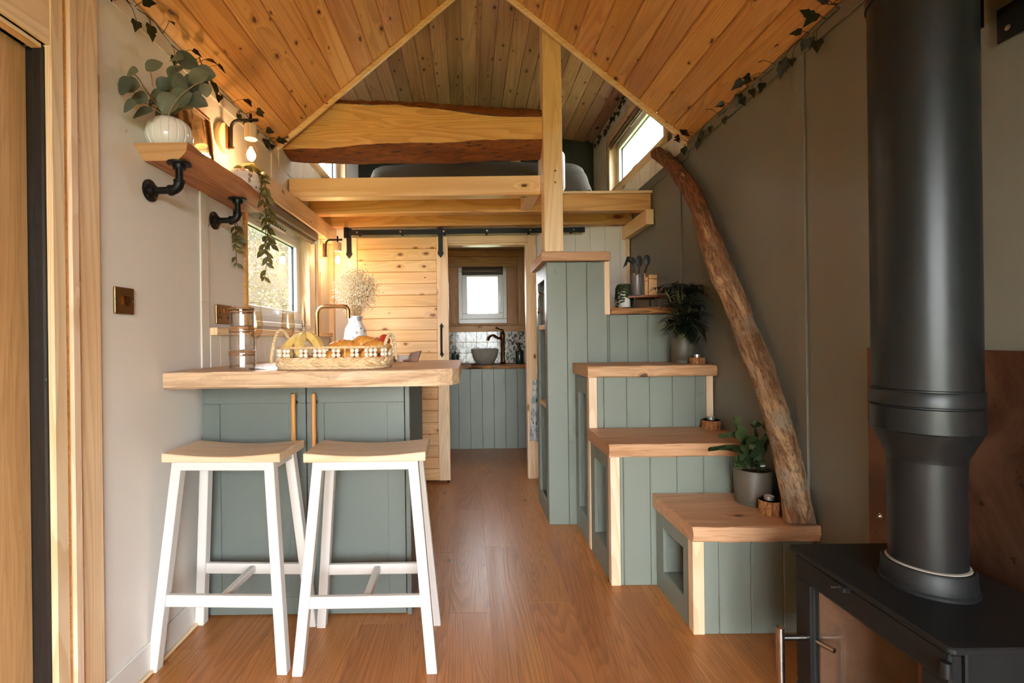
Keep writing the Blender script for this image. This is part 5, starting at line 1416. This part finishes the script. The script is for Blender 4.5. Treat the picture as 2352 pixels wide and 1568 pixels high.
# little board and white dish near the end of the bar, on the kitchen worktop side
dish = root('soap_dish', 'small white dish between two pieces of wood behind the bar', 'dish', (-0.38, 2.45, BZ))
mk('bowl', lathev([(0, 0), (0.03, 0), (0.036, 0.012), (0.038, 0.030), (0.035, 0.030), (0.032, 0.012), (0, 0.008)], (-0.335, 2.46, BZ), 24), M_ceramic, dish, True)
o = mk('wood_offcut', prismv([(-0.325, BZ), (-0.255, BZ), (-0.235, BZ + 0.055), (-0.29, BZ + 0.045), (-0.295, BZ + 0.012), (-0.325, BZ + 0.010)], 'y', 2.38, 2.41), M_dkwood, None, bev=0.002)
tag(o, 'raw-edged wooden stand at the far end of the bar', 'wood')
o = mk('wood_offcut', prismv([(-0.44, BZ), (-0.365, BZ), (-0.365, BZ + 0.032), (-0.40, BZ + 0.02)], 'y', 2.40, 2.43), M_dkwood, None, bev=0.002)
tag(o, 'low grey wooden wedge just behind the basket handle', 'wood')

# patterned vase with dried flowers, and the diffuser on the sill
wv = at(817, 790, 3.36)
WZ = 0.962
pv = root('patterned_vase', 'white vase with blue-grey flower print behind the basket', 'vase', (wv.x, 3.36, WZ))
vtop = at(820, 726, 3.36).z - WZ
mk('body', lathev([(0, 0), (0.045, 0), (0.055, 0.01), (0.075, 0.07), (0.086, 0.14), (0.084, 0.19), (0.070, vtop - 0.085), (0.052, vtop - 0.055), (0.046, vtop - 0.035), (0.049, vtop - 0.012), (0.056, vtop), (0.053, vtop), (0.044, vtop - 0.03), (0.044, vtop - 0.06)], (wv.x, 3.36, WZ), 40), floral('blue_floral_glaze', 'ebe8e4', '9a9aa4', '33383f', 0.050), pv, True)
dg = root('dried_gypsophila', 'cloud of dried cream gypsophila in the patterned vase', 'dried flowers', (wv.x, 3.36, WZ + vtop))
SV, SF, FV, FF = [], [], [], []
b_ = Vector((wv.x, 3.36, WZ + vtop - 0.03))
cc = at(817, 668, 3.36)
for k in range(110):
    while True:
        q = Vector((random.uniform(-1, 1), random.uniform(-1, 1), random.uniform(-1, 1)))
        if q.length < 1: break
    tipp = cc + Vector((q.x * 0.135, q.y * 0.11, q.z * 0.135))
    m0 = b_.lerp(tipp, 0.55) + Vector((0, 0, 0.01))
    v, f = tubev([b_ + Vector((q.x, q.y, 0)) * 0.03, m0, tipp], [0.0011, 0.0009, 0.0005], 4, False)
    i0 = len(SV); SV += v; SF += [tuple(i + i0 for i in fc) for fc in f]
    for j in range(34):
        p = tipp + Vector((random.gauss(0, 1), random.gauss(0, 1), random.gauss(0, 1))) * 0.024
        s = random.uniform(0.0030, 0.0055); i0 = len(FV)
        FV += [p + Vector(d) * s for d in ((1, 0, 0), (-1, 0, 0), (0, 1, 0), (0, -1, 0), (0, 0, 1), (0, 0, -1))]
        FF += [tuple(i0 + a for a in t3) for t3 in ((0, 2, 4), (2, 1, 4), (1, 3, 4), (3, 0, 4), (2, 0, 5), (1, 2, 5), (3, 1, 5), (0, 3, 5))]
mk('stems', (SV, SF), plain('dried_stem', 'a98a5c', 0.8), dg)['kind'] = 'stuff'
mk('blossoms', (FV, FF), plain('dried_blossom', 'e6d3b4', 0.9, var=0.15, scale=30), dg)['kind'] = 'stuff'
df = root('reed_diffuser', 'small glass on the window ledge holding a slim dried bundle', 'ornament', (XL + 0.017, 3.26, 1.214))
gx, gy = XL + 0.020, 3.27
mk('glass', lathev([(0, 0), (0.015, 0), (0.016, 0.004), (0.016, 0.075), (0.0145, 0.075), (0.0145, 0.006), (0, 0.005)], (gx, gy, 1.214), 20), M_clear, df, True)
mk('dried_bundle', lathev([(0.008, 0.03), (0.011, 0.09), (0.012, 0.12), (0.007, 0.17), (0.002, 0.215)], (gx, gy, 1.214), 12, fn=lambda a, z: 1 + 0.12 * sin(a * 5 + z * 160)), plain('dried_bundle_brown', '9a7450', 0.8, var=0.3, scale=60), df, True)

# ------------------------------------------------------------------ things on the stairs
def olive_pot(x, y, z, r, h, lab):
    t = root('plant_pot', lab, 'pot', (x, y, z), group='olive grey plant pots')
    mk('pot', lathev([(0, 0.0), (r * 0.90, 0.0), (r * 0.91, 0.004), (r * 0.925, h * 0.115), (r * 0.915, h * 0.12), (r * 0.925, h * 0.125), (r, h - 0.003), (r - 0.002, h), (r - 0.005, h), (r * 0.93, h * 0.85), (0, h * 0.85)], (x, y, z), 48), M_pot, t, True)
    mk('soil', lathev([(0, h * 0.87), (r * 0.92, h * 0.865)], (x, y, z), 24), M_soil, t)
    return t
PX, PY, PZ = 1.243, 2.80, 0.995
olive_pot(PX, PY, PZ, 0.071, 0.145, 'olive grey pot holding the dark palm on the third step')
pl = root('potted_palm', 'dark green parlour palm with arching feathery fronds', 'plant', (PX, PY, PZ + 0.125))
def frond(p0, p1, p2, leafl, n, w=0.10):
    P_ = [Vector(p0).lerp(Vector(p1), t).lerp(Vector(p1).lerp(Vector(p2), t), t) for t in [i / 24 for i in range(25)]]
    mk('stalk', tubev(P_, [0.003 - 0.002 * i / 24 for i in range(25)], 5), M_stemg, pl, True)
    V, Fs = [], []
    for i in range(n):
        t = 0.38 + 0.62 * i / (n - 1); k = min(24, int(t * 24))
        c = P_[k]; tg = (P_[min(k + 1, 24)] - P_[max(k - 1, 0)]).normalized()
        side = tg.cross(Vector((0, 0, 1)))
        side = side.normalized() if side.length > 0.1 else Vector((1, 0, 0))
        ll = leafl * (0.45 + 0.55 * sin(min(1, (t - 0.30) / 0.75) * pi))
        for s in (-1, 1):
            d = (side * s * 0.85 + tg * 0.7 + Vector((0, 0, random.uniform(-0.35, 0.0)))).normalized()
            u = d.cross(Vector((0, 0, 1))).normalized() if abs(d.z) < 0.95 else Vector((1, 0, 0))
            i0 = len(V)
            q = [(0, 0.001), (0.3, w), (0.6, w * 0.85), (1, 0.002)]
            for (a, wd) in q:
                dp = c + d * ll * a + Vector((0, 0, -0.28 * ll * a * a))
                V += [dp - u * wd * ll * 0.5, dp + u * wd * ll * 0.5]
            for j in range(3): Fs.append((i0 + 2*j, i0 + 2*j + 1, i0 + 2*j + 3, i0 + 2*j + 2))
    for v in V:
        v.x = min(v.x, XR - 0.012)
    mk('frond', (V, Fs), M_palm, pl, True)
PR = [(1505, 660, -0.05), (1520, 665, 0.1), (1528, 735, -0.12), (1540, 660, 0.0), (1565, 655, -0.15), (1600, 655, -0.1), (1610, 660, 0.05), (1612, 700, -0.1), (1610, 735, 0.0), (1608, 770, -0.12), (1530, 700, -0.18), (1560, 690, -0.2), (1590, 690, -0.2), (1580, 670, 0.1), (1548, 740, -0.2), (1595, 745, -0.18), (1575, 720, -0.22), (1535, 685, 0.1), (1610, 680, -0.22), (1570, 700, 0.05), (1590, 725, -0.05), (1552, 715, -0.05), (1602, 715, -0.22), (1545, 755, -0.1), (1615, 665, -0.1)]
for (px, py, dd) in PR + [(x + random.uniform(-12, 12), y + random.uniform(-14, 16), z + random.uniform(-0.06, 0.06)) for x, y, z in PR[3:]]:
    e = at(px, py, PY + dd); e.x = min(e.x, XR - 0.03)
    b0 = Vector((PX + random.uniform(-0.022, 0.022), PY + random.uniform(-0.022, 0.022), PZ + 0.12))
    dz = e.z - b0.z
    m0 = Vector((b0.x * 0.65 + e.x * 0.35, b0.y * 0.6 + e.y * 0.4, b0.z + max(dz * 1.15, 0.16)))
    frond(b0, m0, e, random.uniform(0.080, 0.110), 14, 0.15)
EX, EY, EZ = 1.222, 2.095, 0.426
olive_pot(EX, EY, EZ, 0.076, 0.148, 'olive grey pot holding the fern on the lowest step')
fe = root('potted_fern', "glossy strap-leaved bird's nest fern on the lowest step", 'plant', (EX, EY, EZ + 0.13))
FL = [[(1722, 1065), (1712, 1020), (1695, 985), (1686, 955)], [(1725, 1065), (1740, 1020), (1742, 985), (1724, 972)], [(1735, 1065), (1755, 1020), (1765, 985), (1750, 980)],
      [(1720, 1065), (1700, 1035), (1665, 1028), (1625, 1032)], [(1722, 1065), (1710, 1010), (1680, 998), (1650, 1003)], [(1730, 1070), (1736, 1040), (1726, 1015), (1718, 1030)],
      [(1740, 1068), (1760, 1040), (1778, 1028), (1782, 1040)], [(1742, 1070), (1765, 1060), (1782, 1080), (1770, 1098)], [(1715, 1068), (1700, 1058), (1692, 1062), (1690, 1075)],
      [(1735, 1068), (1750, 1050), (1772, 1035), (1784, 1010)], [(1728, 1068), (1722, 1040), (1712, 1020), (1716, 1000)], [(1740, 1070), (1752, 1030), (1772, 1005), (1780, 1015)], [(1730, 1072), (1728, 1055), (1742, 1060), (1748, 1078)]]
for k, s in enumerate(FL):
    dd = [0, -0.01, -0.03, -0.05] if k % 3 == 0 else ([0, 0.0, 0.02, 0.03] if k % 3 == 1 else [0, -0.03, -0.07, -0.09])
    P_ = catmull([at(x, y, EY + d_ - 0.0) for (x, y), d_ in zip(s, dd)], 14)
    V, Fs = [], []
    m_ = len(P_)
    for i, p in enumerate(P_):
        t = i / (m_ - 1)
        w = 0.027 * (0.25 + 0.75 * sin(min(1, t * 1.15 + 0.08) * pi * 0.86)) * (1.15 if k not in (3, 4) else 0.55)
        tg = (P_[min(i + 1, m_ - 1)] - P_[max(i - 1, 0)]).normalized()
        s_ = tg.cross(Vector((0.2 * sin(k), -1, 0.3))).normalized()
        wav = 0.006 * sin(i * 0.55 + k)
        nn = s_.cross(tg)
        for j in (-1, 0, 1):
            q = p + s_ * (w * j) + nn * (abs(j) * 0.010 + wav * j); q.x = min(q.x, 1.25 if q.z < 0.75 else 1.28); V.append(q)
    for i in range(m_ - 1):
        for j in range(2): Fs.append((i*3+j, i*3+j+1, (i+1)*3+j+1, (i+1)*3+j))
    mk('leaf', (V, Fs), M_fern, fe, True)
M_logbark = bark('tealight_bark', '8f5526', 'c08a55', '3f200f', (40, 40, 12))
def tealight(x, y, z, r, h, lab):
    t = root('tealight_log', lab, 'candle holder', (x, y, z), group='log tea light holders')
    f_n = lambda a, zz: 1 + 0.06 * mnoise.noise(Vector((cos(a) * 2 + x * 9, sin(a) * 2, 1.0)))
    mk('log', lathev([(0, 0), (r, 0), (r, h), (0, h)], (x, y, z), 26, f_n), M_logbark, t)
    mk('cut_top', lathev([(0, h + 0.0004), (r * 0.93, h + 0.0004)], (x, y, z), 26, f_n)[0:2], M_shelf_end, t)
    mk('candle_cup', lathev([(0, 0), (0.0185, 0), (0.019, 0.016), (0.0175, 0.016), (0.0175, 0.013), (0, 0.013)], (x, y, z + h + 0.0006), 24), M_alu, t, True)
    mk('wax', lathev([(0, 0.0145), (0.0172, 0.014)], (x, y, z + h + 0.0006), 20), M_wax, t)
tealight(1.268, 2.69, 0.995, 0.043, 0.036, 'log tea light holder beside the palm pot')
tealight(1.270, 2.545, 0.660, 0.046, 0.048, 'log tea light holder on the second step')
tealight(1.212, 1.965, 0.426, 0.038, 0.055, 'log tea light holder at the foot of the branch')

# utensil corner on the fourth step
S4 = 1.332
us_ = root('corner_stand', 'low dark wood corner stand with black legs on the fourth step', 'stand', (1.12, 3.1, S4))
mk('top', prismv([(1.00, 3.03), (1.09, 2.99), (1.225, 2.995), (1.225, 3.20), (1.02, 3.20)], 'z', S4 + 0.062, S4 + 0.076), M_dkwood, us_, bev=0.003)
for (x, y) in ((1.045, 3.04), (1.17, 3.02), (1.19, 3.17), (1.05, 3.17)): mk('leg', tubev([(x, y, S4), (x, y, S4 + 0.062)], 0.0055, 8), M_black, us_)
ZT = S4 + 0.076
hx_, hy_ = 1.072, 3.07
uh = root('utensil_holder', 'grey round utensil holder with a steel band', 'holder', (hx_, hy_, ZT))
mk('cup', lathev([(0, 0), (0.040, 0), (0.042, 0.003), (0.042, 0.130), (0.039, 0.130), (0.039, 0.006), (0, 0.006)], (hx_, hy_, ZT), 36), plain('grey_holder', '6d6664', 0.35, 0.2), uh, True)
mk('steel_strip', boxv(hx_ + 0.006, hx_ + 0.015, hy_ - 0.0430, hy_ - 0.0405, ZT + 0.004, ZT + 0.128), M_chrome, uh)
def utensil(name, lab, x, y, top, head, lean):
    t = root(name, lab, 'utensil', (x, y, ZT + 0.01), group='kitchen utensils in the holder')
    b = Vector((x, y, ZT + 0.008)); e = Vector(top)
    mk('handle', tubev([b, b.lerp(e, 0.72)], [0.0055, 0.0065], 10), M_handle, t, True)
    mk('neck', tubev([b.lerp(e, 0.70), b.lerp(e, 0.85), e], [0.0070, 0.0055, 0.008], 10), M_plastic, t, True)
    mk('head', head(e), M_plastic, t, True)
def spoon_head(e): 
    V, F_ = lathev([(0, -0.03)] + [(0.022 * sin(a), -0.036 * cos(a)) for a in [pi * i / 10 for i in range(1, 10)]] + [(0, 0.036)], (0, 0, 0), 16)
    return [Vector((v.x, v.y * 0.35, v.z)) + Vector(e) + Vector((0, 0, 0.025)) for v in V], F_
def fork_head(e):
    parts = []
    e = Vector(e)
    parts.append(tubev(catmull([e, e + Vector((-0.012, 0, 0.022)), e + Vector((-0.034, -0.004, 0.030))], 4), [0.010, 0.014, 0.017, 0.019, 0.020, 0.020, 0.019, 0.018, 0.017], 10))
    for k in range(6):
        s0 = e + Vector((-0.028 - 0.002 * k, (k - 2.5) * 0.006, 0.040 - 0.008 * k))
        parts.append(tubev([s0, s0 + Vector((-0.014, 0, 0.000 - 0.002 * k)), s0 + Vector((-0.022, 0, -0.010 - 0.002 * k))], [0.0050, 0.0042, 0.0026], 6))
    return join(*parts)
utensil('pasta_server', 'charcoal claw-headed pasta server in the utensil holder', hx_ - 0.012, hy_, (hx_ - 0.022, hy_ - 0.005, ZT + 0.205), fork_head, 0)
utensil('serving_spoon', 'charcoal oval serving spoon in the utensil holder', hx_ + 0.006, hy_ + 0.012, (hx_ + 0.022, hy_ + 0.02, ZT + 0.200), spoon_head, 0)
utensil('ladle', 'charcoal ladle leaning towards the green wall in the holder', hx_ + 0.018, hy_, (hx_ + 0.072, hy_ + 0.02, ZT + 0.205), spoon_head, 0)
M_beech = wood('beech_block', 'z', 'd3a878', 'c89866', 'a97a48', knots=0, rough=0.5, vary=0.03)
for (x0, x1, y0, h, lab) in ((1.103, 1.124, 3.02, 0.115, 'slim beech wooden box beside the utensil holder'), (1.126, 1.178, 3.012, 0.128, 'wide beech wooden box at the open end of the corner stand')):
    t = root('wooden_box', lab, 'box', (x0, y0, ZT), group='beech boxes on the corner stand')
    box('body', x0, x1, y0, y0 + 0.05, ZT, ZT + h - 0.026, M_beech, t, 0.002)
    box('lid', x0, x1, y0, y0 + 0.05, ZT + h - 0.025, ZT + h, M_beech, t, 0.002)
    mk('knob', lathev([(0, 0), (0.004, 0), (0.004, 0.008), (0, 0.009)], ((x0 + x1) / 2, y0 + 0.025, ZT + h), 8), M_ceramic, t)
ix, iy = 1.00, 3.10
wp = mk('white_pot', lathev([(0, 0), (0.034, 0), (0.036, 0.004), (0.040, 0.12), (0.038, 0.122), (0.036, 0.11), (0, 0.105)], (ix, iy, S4), 28), M_ceramic, None, True)
tag(wp, 'small white pot covered by trailing leaves on the fourth step', 'pot')
sp_ = root('trailing_herb', 'small-leaved trailing plant hanging round the white pot', 'plant', (ix, iy, S4 + 0.11))
SL = leaf_mesh(oval, leaf_mat('small_leaf', '24301c', '4a5432', 0.45, 0.2), 'small_leaf', 0.2, 0.3)
for k in range(11):
    a = k * 2 * pi / 11 + 0.2
    ln = random.uniform(0.05, 0.125)
    P_ = [Vector((ix, iy, S4 + 0.112)), Vector((ix + 0.030 * cos(a), iy + 0.030 * sin(a), S4 + 0.150)), Vector((ix + 0.050 * cos(a), iy + 0.050 * sin(a), S4 + 0.125)), Vector((ix + 0.054 * cos(a), iy + 0.054 * sin(a), S4 + 0.125 - ln))]
    P_ = catmull(P_, 5); mk('stem', tubev(P_, 0.001, 4), M_ivyst, sp_)
    for i in range(3, len(P_), 1):
        for s in (-1, 1): put_leaf(SL, sp_, P_[i], (cos(a + s * 1.2), sin(a + s * 1.2), random.uniform(-.6, .3)), (cos(a), sin(a), 0.4), random.uniform(0.014, 0.021))

# ------------------------------------------------------------------ bed in the loft
def rounded(x0, x1, y0, y1, z0, z1, nx, ny, nz, r, fn):
    bm = bmesh.new()
    bmesh.ops.create_cube(bm, size=2)
    bmesh.ops.subdivide_edges(bm, edges=bm.edges, cuts=34, use_grid_fill=True)
    cx, cy, cz = (x0 + x1) / 2, (y0 + y1) / 2, (z0 + z1) / 2; hx, hy, hz = (x1 - x0) / 2, (y1 - y0) / 2, (z1 - z0) / 2
    V = []
    for v in bm.verts:
        p = Vector((v.co.x * hx, v.co.y * hy, v.co.z * hz))
        c = Vector((max(-hx + r, min(hx - r, p.x)), max(-hy + r, min(hy - r, p.y)), max(-hz + r, min(hz - r, p.z))))
        d = p - c
        if d.length > 1e-6: p = c + d.normalized() * r
        V.append(fn(Vector((cx, cy, cz)) + p))
    bm.verts.index_update()
    Fs = [tuple(v.index for v in f.verts) for f in bm.faces]; bm.free()
    return V, Fs
def quilt(p):
    k = mnoise.fractal(Vector((p.x * 3, p.y * 3, p.z * 6)), 0.8, 2.0, 3)
    lo = max(0, (2.40 - p.z) / 0.2)
    ax = (p.x - 0.1) / 0.85
    k2 = mnoise.fractal(Vector((p.x * 9, p.y * 4, p.z * 5)), 0.8, 2.0, 3)
    q = p + Vector((0.03 * k + lo * 0.06 * ax, -0.04 * lo * (1 + 0.6 * sin(p.x * 17 + 2 * k)) + 0.02 * k + 0.015 * k2, 0.014 * k + 0.008 * k2))
    q.z += 0.03 * exp(-((p.x - 0.1) / 0.7) ** 2) - 0.02
    q.z = max(q.z, 2.2)
    return q
bd = root('loft_bed', 'mattress in the loft under a dark sage quilt', 'bed', (0.1, 4.2, 2.2))
mk('quilt', rounded(-0.75, 0.93, 3.66, 4.86, 2.10, 2.520, 1, 1, 1, 0.13, quilt), M_quilt, bd, True)
hem = [Vector((0.62 + 0.018 * i, 3.645 - 0.03 * sin(i * 0.9) - 0.02, 2.224 + 0.006 * sin(i * 2.1))) for i in range(18)]
mk('quilt_hem', tubev(hem, [0.012 + 0.010 * abs(sin(i * 1.1)) for i in range(18)], 10), M_quilt, bd, True)
pv_ = at(1243, 378, 3.60)
def puff(p): return p
o = mk('cushion', rounded(pv_.x - 0.035, pv_.x + 0.16, 3.475, 3.565, 2.202, pv_.z + 0.07, 1, 1, 1, 0.045, puff), M_linen, None, True)
tag(o, 'white cushion standing behind the post in front of the bed', 'cushion')
af = root('timber_brace', 'pale wooden A-shaped timber brace behind the bed', 'brace', (0.1, 4.97, 2.2))
for (x0, x1) in ((-0.12, -0.62), (0.42, 0.92)):
    mk('strut', beamv((x0 + (0.0), 4.965, 3.10), (x1, 4.965, 2.26), 0.07, 0.085, (0, 1, 0)), M_pine['z'], af, bev=0.003)
mk('cross_bar', boxv(-0.12, 0.42, 4.955, 5.005, 3.05, 3.12), M_dkwood, af, bev=0.003)

# ------------------------------------------------------------------ ivy garlands
def garland(lab, X, Z, y0, y1, side, dens, size):
    """artificial ivy along an eave: a wire with hanging and upright leaves"""
    t = root('ivy_garland', lab, 'garland', (X, (y0 + y1) / 2, Z), group='ivy garlands')
    P_ = []
    n = int((y1 - y0) / 0.05)
    for i in range(n + 1):
        y = y0 + (y1 - y0) * i / n
        P_.append(Vector((X - side * (0.010 + 0.006 * sin(i * 1.7)), y, Z - 0.018 + 0.009 * sin(i * 0.9))))
    mk('stem', tubev(P_, 0.0018, 5), M_ivyst, t, True)
    for i in range(1, n):
        if random.random() > dens: continue
        for rep in range(2 if random.random() < 0.45 else 1):
            hang = random.random() < 0.55
            p = P_[i]
            if hang: e = p + Vector((-side * random.uniform(0.006, 0.02), random.uniform(-0.03, 0.03), -random.uniform(0.015, 0.06)))
            else: e = p + Vector((-side * random.uniform(0.03, 0.07), random.uniform(-0.03, 0.03), random.uniform(-0.01, 0.035)))
            mk('leaf_stalk', tubev([p, (p + e) / 2 + Vector((0, 0.008, 0.010)), e], 0.0010, 4), M_ivyst, t)
            d = Vector((-side * random.uniform(0.0, 0.25), random.uniform(-0.6, 0.6), -1)) if hang else Vector((-side * 0.6, random.uniform(-0.9, 0.9), random.uniform(-0.7, 0.3)))
            put_leaf(L_ivy, t, e, d, (-side * random.uniform(0.2, 1.0), random.uniform(-1.2, -0.2), random.uniform(-0.5, 0.4)), random.uniform(0.75, 1.1) * size)
garland('ivy garland along the top of the white wall and ceiling', XL, ZE, 0.95, 2.86, -1, 0.9, 0.043)
garland('ivy garland along the top of the green wall and ceiling', XR, ZE, 1.15, 2.95, 1, 0.85, 0.046)
garland('ivy garland along the loft eave above the window', XR - 0.010, ZLE - 0.02, 3.5, YLB - 0.03, 1, 0.9, 0.044)

# ------------------------------------------------------------------ outside
gr = mk('ground', ([(-30, -30, -0.5), (30, -30, -0.5), (30, 30, -0.5), (-30, 30, -0.5)], [(0, 1, 2, 3)]), plain('lawn_grass', '6f7a45', 0.9, var=0.3, scale=2))
tag(gr, 'grassy ground outside the cabin', 'ground', kind=ST)
M_hedge = leaf_mat('hedge_leaf', '3a3d20', '77704a', 0.5, 0.3)
M_hedge_w = plain('hedge_twig', '2e2819', 0.9)
hg = root('hedge', 'tall sunlit hedge outside the kitchen window', 'hedge', (-3.4, 4.4, -0.5))
V, Fs = [], []
for k in range(52000):
    y = random.uniform(1.5, 17.0); z = random.uniform(-0.4, 3.6); x = -3.3 - random.random() ** 0.7 * 0.9 + 0.25 * mnoise.noise(Vector((y * 1.3, z * 1.3, 0)))
    s = random.uniform(0.016, 0.036); a = random.uniform(0, 6.28); b = random.uniform(-1, 1)
    d = Vector((cos(a) * 0.5, sin(a), b)).normalized(); u = d.orthogonal().normalized()
    c = Vector((x, y, z)); i = len(V)
    V += [c - d * s, c + u * s * 0.45, c + d * s, c - u * s * 0.45]; Fs.append((i, i+1, i+2, i+3))
mk('foliage', (V, Fs), M_hedge, hg)['kind'] = 'stuff'
hw = rounded(-4.6, -3.9, 1.4, 17.2, -0.5, 3.6, 1, 1, 1, 0.3, lambda p: p + Vector((0.2 * mnoise.noise(p * 1.1), 0, 0.2 * mnoise.noise(p * 0.9 + Vector((5, 0, 0))))))
mk('twigs', hw, M_hedge_w, hg)['kind'] = 'stuff'
